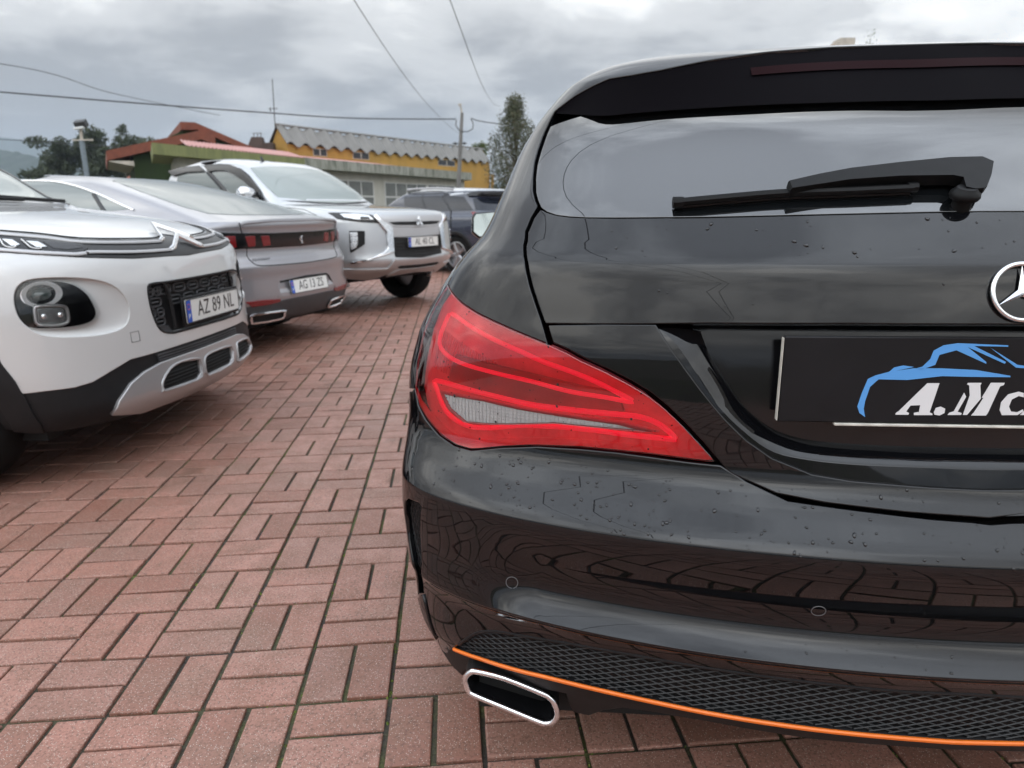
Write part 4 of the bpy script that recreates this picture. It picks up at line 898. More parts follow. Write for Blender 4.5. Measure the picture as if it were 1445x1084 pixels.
# dealer board in the number plate recess
x0, x1, z0, z1 = D['plate'][1][0] - .002, .336, D['plate'][1][1], D['plate'][0][1]
mb = MB(); mb.box(((x0 + x1) / 2, .1095, (z0 + z1) / 2), (x1 - x0, .008, z1 - z0), bev=.0015); pb = mb.build('dealer_board', M['board_black'], K, sharp=30)
mb = MB(); mb.box(((x0 + x1) / 2 + .04, .1085, z0 - .003), (x1 - x0 - .08, .009, .004), bev=.001); mb.box((x0 - .0012, .109, (z0 + z1) / 2), (.0009, .009, z1 - z0 - .004)); mb.build('board_edge', M['board_edge'], pb)
Mp = plane_frame(Vector((0, .1055, 0)))
mb = MB()
for l in D['logo_blue']: mb.prism(l, Mp, .0007)
mb.build('car_outline_logo', M['logo_blue'], pb, smooth=False)
mb = MB()
for l in D['logo_txt'][:-1]: mb.prism(l, Mp, .0007)
mb.build('logo_letters', M['logo_white'], pb, smooth=False)
zt_ = D['logo_txt'][0][0][1]
text_obj('logo_word', 'ARS', .055, Mp @ Matrix.Translation((.052, zt_ + .0165, 0)), M['logo_white'], pb, align='LEFT', shear=.35, ex=.0007)
# rear window
gl = [p for p in D['glass'] if p[0] < -.004]; gp = [(-.735, 1.255), (-.6, 1.275), (0, 1.285)]
gh = gl[1:] + [(0, D['glass'][-1][1])]
gtop = [(a, z + .008) for a, z in D['spoiler_bot'] if a < -.02]
panel('rear_window', W, [(0, gtop[-1][1])] + gtop[::-1] + [g for g in gh] + mir(gh[:-1]) + mir(gtop[::-1])[::1], M['privacy_glass'], K, step=.013, r=.0015, depth=.006, off=-.0015)
# roof spoiler: dark rear face, underside
st = D['spoiler_top']; st = [(-.7746, 1.2569)] + [p for p in st[1:] if p[0] < -.004] + [(0, 1.3465)]
sb = D['spoiler_bot']; top3 = on(W, smooth_line(sym(st), False, 4), -.002)
zsb = float(np.mean([p[1] for p in sb[-2:]])); lft = [p for p in sb if p[0] < -.004] + [(0, zsb)]
b3 = on(W, sym(lft), 0, -.016); tip = on(W, [(-.7746, 1.2535)], -.001)[0]
b3 = np.vstack([tip, smooth_line(b3, False, 4), tip * np.array([-1, 1, 1])])
n = 90; T3 = resample(top3, n); B3 = resample(b3, n)
# match the two edges by their sideways position
B3 = np.stack([np.interp(T3[:, 0], b3[:, 0], b3[:, k]) for k in range(3)], 1)
U3 = B3 + np.array([0, .016, .001]); G3 = B3 + np.array([0, .06, .012])
loft('roof_spoiler', [T3, T3 + (B3 - T3) * .5 + np.array([0, .004, 0]), B3, U3, G3], M['spoiler_black'], K, n, sharp=40)
i0, i1 = np.searchsorted(T3[:, 0], [-.29, .245]); q = slice(i0, i1 + 1)
def sf(t): return (T3 + (B3 - T3) * t + np.array([0, -.0005, 0]))[q]
loft('brake_light', [sf(.27), sf(.42)], pbsdf('brake_lens', (.010, .0008, .0018), .6, spec=.04), K, 30)
# wiper
wa = empty('rear_wiper', (0, 0, 0), 0, K)
ap = on(W, D['wip_poly'], 0, -.034); gn = W.nrm(np.array([.05]), np.array([1.12]))[0]
kf = len(ap); ctr = ap.mean(0); rings = [ctr + (ap - ctr) * np.array([.992, .992, .97]) + gn * .004, ap + gn * .001, ap - gn * .008, ctr + (ap - ctr) * np.array([.99, .99, .95]) - gn * .014]
V = np.concatenate(rings); F = [(r_ * kf + i, (r_ + 1) * kf + i, (r_ + 1) * kf + (i + 1) % kf, r_ * kf + (i + 1) % kf) for r_ in range(3) for i in range(kf)]
P2 = [Vector((p[0], p[2])) for p in ap]; T = delaunay_2d_cdt(P2, [(i, (i + 1) % kf) for i in range(kf)], [], 1, 1e-7)
F += [tuple(f) for f in T[2]] + [tuple(3 * kf + i for i in f[::-1]) for f in T[2]]
mesh_obj('wiper_arm', V, F, M['wiper_black'], wa, sharp=38)
cpt = on(W, D['wip_cap'], 0, -.022)[0]; Mx = frame(cpt, (1, 0, 0), (0, -.38, .92)) @ Matrix.Rotation(-pi / 2, 4, 'Y')
mb = MB(); mb.lathe([(0, .010), (.013, .010), (.016, .006), (.0195, .003), (.0205, -.002), (.0185, -.006), (.013, -.008), (.013, -.03)], 28, Mx); mb.build('wiper_cap', M['wiper_black'], wa)
bl_ = smooth_line(on(W, D['wip_blade'], 0, -.016), False, 4)
mb = MB(); mb.tube(bl_, .0080, 8, flat=.8); mb.tube([bl_[0] + np.array([-.004, 0, 0]), bl_[0] + np.array([.012, 0, 0])], .0088, 8); mb.tube([bl_[-1] + np.array([-.008, 0, .001]), bl_[-1] + np.array([.006, 0, .001])], .0072, 8); mb.build('wiper_blade', M['wiper_black'], wa)
mb = MB(); mb.tube(bl_ + np.array([0, .008, -.006]), .0035, 6); mb.build('wiper_rubber', M['rubber_seal'], wa)
# side windows, front half, wheels, door mirrors
for s in (1, -1):
    zz = np.linspace(1.03, 1.30, 6); e = [(-a_of_y(W, 2.0, z), z) for z in zz] + [(-a_of_y(W, 1.05 - .3 * (z - 1.03), z) - .12, z) for z in zz[::-1]]
    panel('side_window', W, e if s > 0 else mir(e), M['privacy_glass'], K, off=.003, step=.06, depth=.004)
FWc = Wrap([(.2, .12), (.3, .02), (.55, 0), (.7, .03), (.78, .12), (.86, .45), (.95, .95), (1.0, 1.25), (1.2, 1.65), (1.36, 2.05), (1.41, 2.3), (1.43, 2.7)], WD, .12, [(.2, .45), (.9, .4), (1.0, .2), (1.4, .15)], 4, (.653 + 4.63 * sin(h), .818 + 4.63 * cos(h)), h + pi)
FK = empty('front_body', (0, 4.63, 0), pi, K)
fe2 = flank_edge(FWc, 4.63 - YM, 1.42, .28, .93, RW, .345)
fh = [(0, 1.42)] + fe2 + [(-.9, .25), (0, .22)]
panel('front_shell', FWc, fh + mir(fh[1:-1]), BLK, FK, step=.07, r=.003)
wsc = [(0, 1.02), (-.8, 1.02), (-.8, 1.37), (0, 1.37)]
panel('windscreen', FWc, wsc + mir(wsc[1:-1]), M['privacy_glass'], FK, off=.003, step=.08, depth=.003)
for s in (1, -1):
    e = [(-.98, 1.03), (-.98, 1.30), (-1.35, 1.32), (-2.0, 1.03)]
    panel('front_side_window', FWc, e if s > 0 else mir(e), M['privacy_glass'], FK, off=.003, step=.08, depth=.003)
mb = MB(); mb.box((0, 2.25, 1.418), (.74, 1.1, .02), bev=.008); mb.build('roof_panel', BLK, K)
for x in (-.80, .80):
    for y in (AX, 3.70): wheel(K, x, y, RW, .23)
for s in (-1, 1):
    dm = empty('door_mirror', (0, 0, 0), 0, K); c = Vector((s * .905, 2.10, 1.02)); Mx = frame(c, (1, 0, 0), (-s * .05, -1, .16))
    pr = [(s * x, z) for x, z in ((.085, .028), (.075, .045), (.0, .052), (-.075, .048), (-.09, .03), (-.085, -.035), (-.06, -.052), (.06, -.05), (.085, -.03))]
    if s < 0: pr = pr[::-1]
    rings = [[Mx @ Vector((x * f, y * f, d)) for x, y in pr] for f, d in ((.98, .004), (1.08, 0), (1.12, -.02), (1.0, -.07), (.5, -.11))]
    nq = len(pr); V = sum(rings, []); F = [(k * nq + i, k * nq + (i + 1) % nq, (k + 1) * nq + (i + 1) % nq, (k + 1) * nq + i) for k in range(4) for i in range(nq)] + [tuple(4 * nq + i for i in range(nq))]
    mesh_obj('mirror_housing', V, F, BLK, dm, sharp=50)
    MB().prism(pr, Mx @ Matrix.Translation((0, 0, -.006)), .006).build('mirror_glass', M['mirror_glass'], dm, smooth=False)
    mb = MB(); mb.tube([c + Vector((-s * .06, .04, -.06)), c + Vector((-s * .14, .06, -.09))], .02, 8); mb.build('mirror_arm', BLK, dm)
# rain drops
mb = MB()
def drop(a, z, r_, el=1.0, dy=0.0):
    p = on(W, [(a, z)], .0002, dy)[0]; nn = W.nrm(np.array([a]), np.array([z]))[0]; Mx = frame(p, (1, 0, 0), nn); V = []; F = []; k = 8
    ph = random.random() * 6
    for t, hh in ((1.0, 0), (.86, .34), (.5, .55)):
        for i in range(k):
            q = 2 * pi * i / k; rr2 = r_ * t * (1 + .18 * sin(2 * q + ph) + .1 * sin(3 * q + 2 * ph)); V.append(Mx @ Vector((rr2 * cos(q), rr2 * sin(q) * el, r_ * hh)))
    V.append(Mx @ Vector((0, 0, r_ * .6)))
    for t in range(2): F += [(t * k + i, t * k + (i + 1) % k, (t + 1) * k + (i + 1) % k, (t + 1) * k + i) for i in range(k)]
    F += [(2 * k + i, 2 * k + (i + 1) % k, 3 * k) for i in range(k)]
    mb.add(V, F)
def many(n, a0, a1, z0, z1, ok=lambda a, z: True, rmin=.0007, rmax=.0031):
    k = 0
    while k < n:
        a = random.uniform(a0, a1); z = random.uniform(z0, z1)
        if ok(a, z): drop(a, z, rmin + (rmax - rmin) * random.random() ** 2.6, random.uniform(.8, 1.5)); k += 1
lowpa = np.array(lowp); lampa = np.array(LT + LB); skina = np.array(skin + mir(skin[1:-1]))
bt = np.array([p for p in bl + mir(bl[1:-1])])
many(260, -.72, .3, .606, .69, lambda a, z: inside(bt, np.array([[a, z]]))[0])
many(110, -.62, -.36, .61, .69, lambda a, z: inside(bt, np.array([[a, z]]))[0])
many(70, -.75, -.36, .69, .93, lambda a, z: inside(lampa, np.array([[a, z]]))[0], .0007, .0022)
many(46, -.45, .4, .67, .70, lambda a, z: inside(lowpa, np.array([[a, z]]))[0])
many(60, -.55, .35, 1.005, 1.06, lambda a, z: inside(skina, np.array([[a, z]]))[0], .001, .0034)
many(14, -.5, .35, .93, 1.0, lambda a, z: inside(skina, np.array([[a, z]]))[0], .0006, .0018)
many(26, -.45, .35, .440, .47, rmax=.0024)
tag(mb.build('rain_drops', M['water'], K), kind='stuff')

# ================================================================ the parked cars on the left
OTH = {}
# small crossover, front
C3=Wrap([(.17,.16),(.24,.05),(.32,0.0),(.45,.012),(.6,.015),(.75,.018),(.86,.035),(.915,.06),(.95,.10),(.985,.17),(1.04,.38),(1.085,.68),(1.115,.92),(1.13,1.02),(1.30,1.33),(1.5,1.72),(1.56,1.9),(1.60,2.15),(1.615,2.6)],
 [(.17,.76),(.3,.85),(.5,.895),(.7,.90),(.82,.885),(.9,.86),(.95,.82),(1.0,.78),(1.05,.75),(1.10,.73),(1.3,.69),(1.5,.60),(1.56,.54),(1.6,.44),(1.615,.3)],
 .13,[(.17,.40),(.8,.42),(.95,.38),(1.03,.26),(1.1,.12),(1.3,.10),(1.6,.1)],4.2,(-1.50,3.312),rad(-85.5))
# fastback saloon, rear
P5=Wrap([(.22,.14),(.28,.06),(.40,.01),(.47,0),(.52,.03),(.60,.03),(.68,.02),(.72,.04),(.78,.07),(.86,.06),(.95,.055),(.99,.045),(1.015,.05),(1.03,.12),(1.06,.25),(1.12,.50),(1.25,1.0),(1.35,1.45),(1.395,1.8),(1.42,2.4)],
 [(.22,.80),(.4,.90),(.6,.925),(.75,.93),(.88,.91),(.97,.87),(1.03,.80),(1.10,.74),(1.2,.68),(1.3,.60),(1.37,.50),(1.40,.38),(1.42,.25)],
 .13,[(.2,.35),(.9,.35),(1.05,.30),(1.4,.3)],4.5,(-1.66,5.68),rad(-72))
# pickup, front
L2=Wrap([(.42,.15),(.5,.04),(.58,0),(.66,.02),(.80,.03),(.95,.045),(1.02,.06),(1.08,.13),(1.11,.35),(1.14,.75),(1.165,1.12),(1.175,1.2),(1.35,1.50),(1.58,1.92),(1.67,2.15),(1.73,2.5),(1.745,2.9)],
 [(.42,.80),(.6,.875),(.8,.89),(1.0,.88),(1.07,.83),(1.12,.80),(1.17,.78),(1.3,.75),(1.58,.66),(1.67,.60),(1.72,.48),(1.745,.3)],
 .12,[(.4,.40),(.95,.42),(1.1,.40),(1.2,.25),(1.7,.2)],4.0,(-1.0,7.78),rad(-58))
# dark crossover, rear
SV=Wrap([(.25,.12),(.4,.02),(.6,0),(.75,.04),(.9,.08),(1.0,.12),(1.05,.17),(1.2,.34),(1.36,.52),(1.385,.40),(1.42,.40),(1.45,.55),(1.48,.9),(1.50,1.6)],
 [(.25,.82),(.5,.90),(.8,.91),(.98,.89),(1.05,.82),(1.1,.79),(1.3,.69),(1.42,.60),(1.46,.50),(1.49,.38),(1.50,.25)],
 .16,[(.2,.3),(1.0,.3),(1.4,.25)],4.,(.32,12.3),rad(-52))

def both(fn, outl, *a, **k):
    """the same piece on the left and mirrored on the right"""
    return [fn(outl, *a, **k), fn(mir(outl), *a, **k)]
def half_sym(p): return list(p) + mir([q for q in p if abs(q[0]) > 1e-6])
def far_end(parent, prof, wd, A, Cc, n, L, ymid, axle, rw, rr, paintm, zt, zb=.25, step=.09):
    """the end of the car that faces away: plain skin with its wheel arches"""
    w = Wrap(prof, wd, A, Cc, n, (0, 0), 0); e = empty('far_body', (0, L, 0), pi, parent)
    fh = [(0, zt)] + flank_edge(w, L - ymid, zt, zb + .05, axle, rw, rr) + [(-.85, zb), (0, zb)]
    panel('body_shell', w, half_sym(fh), paintm, e, step=step, r=.004)
    return w, e
def arch_trim(parent, w, axle, rw, rr, matn, r_=.022):
    pts = [(-a_of_y(w, axle + rr * sin(q), rw + rr * cos(q)), rw + rr * cos(q)) for q in np.linspace(1.9, -1.9, 24)]
    pts = [p for p in pts if p[1] > .26]
    both(lambda p: bead('arch_trim', w, p, r_, M[matn], parent, off=.002, sub=1, flat=.6), pts)
def seam_line(parent, w, pts, r_=.003): return bead('panel_gap', w, pts, r_, M['dark_void'], parent, off=.0005, sub=3, n=5)
def plate_on(w, parent, D4, a0, z0, text, off=.012, lean=0.0, sx=.8):
    p = on(w, [(a0, z0)], off)[0]; nn = w.nrm(np.array([0.]), np.array([z0]))[0]; up = Vector((0, sin(lean), cos(lean)))
    return plate(parent, Vector((p[0], p[1], p[2])), (1, 0, 0), up, text, sx=sx)

# ---------------------------------------------------------------- white crossover, nose towards the aisle
w = C3; T = empty('white_crossover', (w.O[0], w.O[1], 0), -w.h)
tag(T, 'white crossover with black lower cladding and a silver skid plate, plate AZ 89 NL', 'car', 'cars parked in a row along the aisle')
WP, BPL = M['white_paint'], M['black_plastic']
yA = float(w.loc(.845, .5)[1]); RR, RWc = .45, .335; AXc = yA + math.sqrt(RR ** 2 - (.5 - RWc) ** 2); YMc = 2.05
fe = flank_edge(w, YMc, 1.606, .42, AXc, RWc, RR); k0 = max(range(len(fe)), key=lambda i: fe[i][1] if i > 13 else -1)
fe = [p for i, p in enumerate(fe) if not (i > k0 and p[1] < .58)]
ct = [p for p in D['c_clad_top'] if p[0] < -.01] + [(0, .4918)]
half = [(0, 1.606)] + fe + D['c_arch'][:2] + ct
pod, rim = [[tuple(q) for q in smooth_line(D[k_], True, 3)] for k_ in ('c_pod', 'c_podrim')]; gr = [p for p in D['c_grille'] if p[0] < -.01]
gl_ = [(-.3252, .7245), (-.3209, .7725), (-.293, .785), (-.2191, .786), (0, .786)]; glb = [(0, .546), (-.1772, .5504), (-.2181, .5527), (-.2714, .5673), (-.3006, .6004), (-.3187, .658)]
def wide(p, f=1.42): return [(a * f, z) for a, z in p]
grl = [(-.3252, .7245), (-.3209, .7725), (-.293, .783), (-.2191, .7815), (0, .7805), (.274, .7806), (.4189, .7780), (.4812, .7461), (.5148, .6634), (.4831, .578), (.4276, .5466), (.3537, .5381), (.0295, .5459), (-.1772, .5504), (-.2181, .5527), (-.2714, .5673), (-.3006, .6004), (-.3187, .658)]
# the grille sits symmetrically about the plate
gc = .095; GO = grl
panel('body_shell', w, half_sym(half), WP, T, holes=[rim, mir(rim), GO], step=.045, r=.004, depth=.03, zl=(.86, .89, .92, .95, .97, .985, 1.0, 1.02, 1.04, 1.06, 1.08, 1.10))
ish = [(0, .90)] + [(-.95, z) for z in np.linspace(.90, .32, 10)] + [(0, .32)]
panel('inner_shell', w, half_sym(ish), M['dark_void'], T, step=.05, dy=.09, lip=False)
car_floor(T, .74, .3, 3.6, .2, .5)
for s in (0, 1):
    f = (lambda p: p) if not s else mir
    e = empty('lamp_pod', (0, 0, 0), 0, T)
    A_ = resample(on(w, f(rim + rim[:1]), -.003), 64); B_ = resample(on(w, f(pod + pod[:1]), 0, .022), 64)
    mid = lambda t, b: A_ + (B_ - A_) * t + np.array([0, b, 0])
    loft('pod_surround', [A_, mid(.12, .004), mid(.4, .006), mid(.75, .003), B_, B_ + np.array([0, .03, 0])], WP, e, 64, sharp=70, flip=bool(s))
    panel('pod_lens', w, f(pod), M['gloss_black'], e, dy=.024, step=.04, r=.004)
    rc_ = on(w, f([(-.715, .790)]), 0, .020)[0]; Mr = frame(rc_, (1, 0, 0), w.nrm(np.array([f([(-.715, .79)])[0][0]]), np.array([.79]))[0]) @ Matrix.Diagonal((1.5, 1.02, 1, 1)) @ Matrix.Rotation(-pi / 2, 4, 'Y')
    mb = MB(); mb.lathe([(.046, .004), (.040, .001), (.034, -.006), (.022, -.014), (.012, -.017), (.0, -.012)], 28, Mr); rr2 = mb.build('round_reflector', M['lamp_clear'], e)
    mb = MB(); mb.lathe([(.0, .010), (.016, .007), (.022, .0), (.022, -.012)], 20, Mr); mb.build('bulb_lens', M['car_glass'], rr2)
    panel('pod_cover', w, f(pod), M['lens_clear'], e, dy=.006, step=.04, r=.003, depth=.003)
    fo = f(D['c_fog']); bead('fog_frame', w, fo, .0075, M['satin_silver'], e, dy=.016, closed=True, sub=3)
    panel('fog_light', w, fo, M['lamp_silver'], e, dy=.019, step=.02, r=.003)
    for k in range(2):
        c = np.mean(fo, 0) + np.array([(-.022, .024)[k] * (1 if not s else 1), 0]); p = on(w, [tuple(c)], 0, .012)[0]
        mb = MB(); mb.lathe([(0, .008), (.008, .007), (.011, 0)], 16, frame(p, (1, 0, 0), (0, -1, 0)) @ Matrix.Rotation(-pi / 2, 4, 'Y')); mb.build('fog_bulb', M['lamp_silver'], e)
bt_ = [(-.87, 1.037), (-.7322, 1.0157), (-.6213, 1.0003), (-.5006, .9779), (-.2491, .9663), (-.0894, .9645), (0, .975)]
bb_ = [(0, .886), (-.1242, .891), (-.3473, .8956), (-.5502, .9136), (-.6173, .9206), (-.7209, .9343), (-.87, .955)]
panel('grille_band', w, half_sym(bt_[::-1] + bb_[::-1]), M['band_black'], T, off=.002, step=.03, r=.003)
seam_line(T, w, sym([(-.95, 1.06)] + sh(bt_, 0, .006)), .0045)
up_ = [(-.87, 1.026), (-.7555, 1.0059), (-.6369, .9868), (-.5247, .9654), (-.2785, .9539), (-.13, .9524)]
lo_ = [(-.5521, .9271), (-.5264, .9283), (-.3315, .9181), (-.13, .9150)]
cb = empty('brand_chevrons', (0, 0, 0), 0, T)
for nm, ln, zb0, az in (('upper_chevron', up_, .9524, 1.004), ('lower_chevron', lo_, .9150, .960)):
    bead('chrome_strip', w, ln[:-1] + [(-.105, zb0)], .0085, M['satin_silver'], T, off=.006, sub=3, flat=.5)
    bead('chrome_strip', w, [(.165, zb0 + .001)] + mir(ln[:-1]), .0085, M['satin_silver'], T, off=.006, sub=3, flat=.5)
    P = [(-.112, zb0, .008), (-.085, zb0 + .004, .014), (.035, az, .026), (.140, zb0 + .004, .014), (.170, zb0, .008)]
    pts = [on(w, [(a, z)], o_)[0] for a, z, o_ in P]; mb = MB(); mb.tube(pts, [.009, .0135, .016, .0135, .009], 8, flat=.6, up=(0, -1, .4)); mb.build(nm, M['chrome'], cb, sharp=30)
both(lambda p: bead('chrome_strip', w, p, .009, M['satin_silver'], T, off=.005, sub=3, flat=.5), [(-.87, .958), (-.8107, .9521), (-.7194, .938), (-.63, .9275), (-.5955, .9245), (-.56, .9262)])
hl = [(-.87, 1.017), (-.7754, .9948), (-.6715, .9826), (-.6215, .9752), (-.5422, .9585), (-.5379, .9457), (-.5601, .9356), (-.5899, .9315), (-.6312, .9345), (-.7157, .9450), (-.8084, .960), (-.87, .967)]
for s in (0, 1):
    f = (lambda p: p) if not s else mir
    e = panel('headlamp', w, f(hl), M['gloss_black'], T, off=.006, step=.03, r=.003)
    for nm in ('c_drl1', 'c_drl2'): bead('daylight_strip', w, f(D[nm]), .0022, M['lamp_white'], e, off=.010, sub=3)
    panel('lamp_cell', w, f([(-.78, .985), (-.757, .982), (-.752, .964), (-.775, .962)]), M['lamp_silver'], e, off=.009, step=.02, r=.002)
    panel('lamp_cell', w, f([(-.72, .976), (-.69, .972), (-.68, .954), (-.71, .955)]), M['lamp_silver'], e, off=.009, step=.02, r=.002)
    panel('turn_lamp', w, f([(-.67, .972), (-.585, .962), (-.56, .945), (-.62, .942), (-.66, .949)]), M['grey_plastic'], e, off=.008, step=.03, r=.002)
e = panel('upper_grille', w, [(a * .985 + .001, (z - .66) * 1.03 + .66) for a, z in GO], M['black_plastic'], T, dy=.03, step=.06, lip=False)
bead('grille_rim', w, GO, .006, M['black_plastic'], e, off=-.002, closed=True, sub=2)
for dv_ in (D['c_div1'], [(.3535, .775), (.366, .709), (.374, .63), (.3697, .545)]): bead('grille_bar', w, dv_, .011, M['black_plastic'], e, dy=.008, sub=3, flat=.7)
def loop_ring(a, z, ra, rz, r_=.0042):
    q = [(a + ra * math.copysign(abs(cos(t)) ** .55, cos(t)), z + rz * math.copysign(abs(sin(t)) ** .55, sin(t))) for t in np.linspace(0, 2 * pi, 18, endpoint=False)]
    o = bead('grille_loop', w, q, r_, M['grey_plastic'], e, dy=.020, closed=True, sub=1, n=6)
    b = MB(); b.tube(on(w, [(a - ra * .6, z), (a + ra * .6, z)], 0, .022), .0045, 6); b.build('loop_bar', M['grey_plastic'], o)
for k in range(-1, 5):
    loop_ring(-.102 + .1035 * k - (.0 if k else .0), .7465 - .001 * k, .040, .019)
for k in range(0, 5): loop_ring(-.1418 + .1035 * k, .6946, .040, .019)
for a, z, q in ((-.2935, .7448, .018), (-.2471, .7451, .02), (-.2695, .6981, .034), (-.2944, .6540, .016), (-.2451, .6505, .018), (-.255, .61, .026), (.4078, .7243, .02), (.4226, .6877, .02), (.43, .6512, .02)): loop_ring(a, z, q, .018)
panel('grille_floor', w, [(-.285, .592), (-.21, .585), (-.195, .556), (-.222, .556), (-.27, .57)], M['grey_plastic'], e, dy=.02, step=.04)
plate_on(w, T, None, .096, .633, 'AZ 89 NL', off=.016, sx=.82)
mb = MB(); pc = on(w, [(.096, .633)], .008)[0]; mb.box((pc[0], pc[1] + .002, pc[2]), (.545, .01, .135), bev=.003); mb.build('plate_holder', M['black_plastic'], T)
# lower cladding, intake with slats, silver skid plate with three vents
cl = [(-1.02, .46), (-.8473, .4285)] + sh(ct[1:], 0, -.0035); clb = [(0, .225), (-.55, .235), (-.80, .25), (-.93, .28)]
panel('lower_cladding', w, half_sym(cl[::-1] + clb[::-1]), M['black_plastic'], T, off=-.004, step=.05, r=.004, depth=.03)
it = [(-.345, .487), (-.15, .4885), (0, .4885)]; ib = [(0, .438), (-.2, .437), (-.32, .434)]
e = panel('lower_intake', w, half_sym(it[::-1] + ib[::-1]), M['dark_void'], T, off=-.001, step=.05, r=.001)
for z in (.449, .461, .473): bead('intake_slat', w, sym([(-.33, z), (0, z)]), .0042, M['grey_plastic'], e, off=.002, sub=1, n=6)
sk_ = [(-.70, .30), (-.6057, .2825)]
skd = [(-.3242, .4355), (-.2061, .4375), (0, .4384)]; skb = [(0, .229), (-.2903, .2400), (-.461, .2423), (-.6057, .2825), (-.5711, .3322), (-.4984, .3872), (-.422, .4177)]
vts = [D['c_v1'], [(-.0364, .3927), (.0, .404), (.071, .4061), (.2245, .3957), (.2262, .3344), (.1866, .3085), (-.038, .3065), (-.0511, .3589)], [(-.362 + .652, .3271), (.296, .39), (.33, .399), (.46, .3905), (.515, .355), (.525, .3314), (.4627, .3073), (.3021, .299)]]
# three vents as seen: left, middle, right
e = panel('skid_plate', w, half_sym(skd[::-1] + skb[::-1]), M['satin_silver'], T, holes=vts, off=.010, step=.045, r=.005, depth=.02)
for v_ in vts:
    g = panel('skid_vent', w, [tuple(np.mean(v_, 0) + (np.array(p) - np.mean(v_, 0)) * 1.05) for p in v_], M['dark_void'], e, off=-.003, step=.04, r=.001, depth=.002)
    bead('vent_rim', w, v_, .0055, M['satin_silver'], e, off=.010, closed=True, sub=2)
    pv = np.array(v_); lo, hi = pv.min(0), pv.max(0)
    for z in (.322, .337, .352, .367, .382):
        aa = np.linspace(lo[0], hi[0], 40); q = np.stack([aa, np.full(40, z)], 1); ok = inside(pv, q)
        if ok.sum() > 3: bead('vent_slat', w, [tuple(x) for x in q[ok][::3]], .0035, M['black_plastic'], g, off=.001, sub=1, n=5)
bead('tow_cover', w, [(-.445, .597), (-.405, .597), (-.405, .555), (-.445, .555)], .0012, M['grey_plastic'], T, off=.0005, closed=True, sub=1, n=4)
# glass, pillars, cowl and wipers
ws = [(0, 1.142), (-.5, 1.142), (-.80, 1.146), (-.815, 1.30), (-.80, 1.52), (-.6, 1.565), (0, 1.575)]
panel('windscreen', w, half_sym(ws), M['pale_glass'], T, off=.004, step=.06, depth=.004)
both(lambda p: bead('windscreen_pillar', w, p, .020, M['gloss_black'], T, off=.002, sub=3, flat=.6), [(-.83, 1.128), (-.845, 1.30), (-.835, 1.50), (-.80, 1.56)])
cw_ = [(0, 1.142), (-.5, 1.142), (-.83, 1.142), (-.84, 1.125), (-.5, 1.122), (0, 1.121)]
panel('cowl', w, half_sym(cw_), M['black_plastic'], T, off=.004, step=.06, r=.003)
for q in ([(.30, 1.136), (-.1, 1.140), (-.45, 1.152)], [(.74, 1.134), (.45, 1.138), (.12, 1.150)]):
    o = bead('wiper', w, q, .010, M['wiper_black'], T, off=.022, sub=4)
    bead('wiper_blade', w, [(q[1][0] + .2, 1.145), (q[2][0] - .1, 1.156)], .006, M['rubber_seal'], o, off=.012, sub=1)
sw = [(-1.0, 1.13), (-1.02, 1.3), (-1.05, 1.48), (-1.5, 1.53), (-1.5, 1.13)]
sw = [(-max(1.05, a_of_y(w, 1.25 + (z - 1.1) * 1.1, z)), z) for z in np.linspace(1.1, 1.5, 5)] + [(-a_of_y(w, YMc - .1, z), z) for z in np.linspace(1.5, 1.1, 5)]
both(lambda p: panel('side_window', w, p, M['car_glass'], T, off=.003, step=.09, depth=.004), sw)
ring = lambda r_: [(-a_of_y(w, AXc + r_ * sin(q), RWc + r_ * cos(q)), RWc + r_ * cos(q)) for q in np.linspace(1.75, -1.75, 22)]
both(lambda p: panel('arch_trim', w, p, M['black_plastic'], T, off=.004, step=.05, r=.004, depth=.03), ring(.455) + ring(.365)[::-1])
far_end(T, [(.22, .1), (.4, 0), (.8, .03), (1.0, .08), (1.3, .25), (1.52, .42), (1.57, .5), (1.60, 1.0), (1.608, 2.0)], [(.22, .8), (.4, .88), (.8, .89), (1.0, .85), (1.3, .72), (1.52, .6), (1.58, .5), (1.608, .3)], .15, [(.2, .35), (1.6, .3)], 4, 4.15, YMc, .78, RWc, .4, WP, 1.6)
for x in (-.77, .77):
    for y in (AXc, AXc + 2.6): wheel(T, x, y, RWc, .21)

# ---------------------------------------------------------------- grey fastback saloon, tail towards the aisle
w = P5; T = empty('grey_fastback', (w.O[0], w.O[1], 0), -w.h)
tag(T, 'metallic grey fastback saloon seen from its tail between the white crossover and the silver pickup', 'car', 'cars parked in a row along the aisle')
GP = M['grey_paint']; YM5, AX5, RW5, RR5 = 2.35, 1.02, .335, .37
fh = [(0, 1.412)] + flank_edge(w, YM5, 1.412, .32, AX5, RW5, RR5) + [(-.95, .26), (0, .25)]
panel('body_shell', w, half_sym(fh), GP, T, step=.05, r=.004, zl=(.47, .68, .70, .72, .74, .95, .97, .985, .99, 1.0, 1.01, 1.015, 1.02, 1.025, 1.03, 1.04))
car_floor(T, .78, .25, 4.4, .2, .45)
bar = [(0, .925), (-.2857, .926), (-.5648, .9335), (-.7267, .944), (-.775, .930), (-.765, .90), (-.727, .8597), (-.6694, .8258), (-.5528, .8285), (-.3014, .822), (0, .818)]
e = panel('light_bar', w, half_sym(bar), M['gloss_black'], T, off=.004, step=.04, r=.004)
for nm in ('p_r1', 'p_r2', 'p_r3'): both(lambda p: panel('tail_lamp', w, p, M['reflector_red'], e, off=.007, step=.03, r=.003), D[nm])
both(lambda p: panel('clear_lamp', w, p, M['lamp_silver'], e, off=.007, step=.03, r=.003), [(-.765, .915), (-.72, .932), (-.69, .922), (-.66, .845), (-.70, .845), (-.735, .862)])
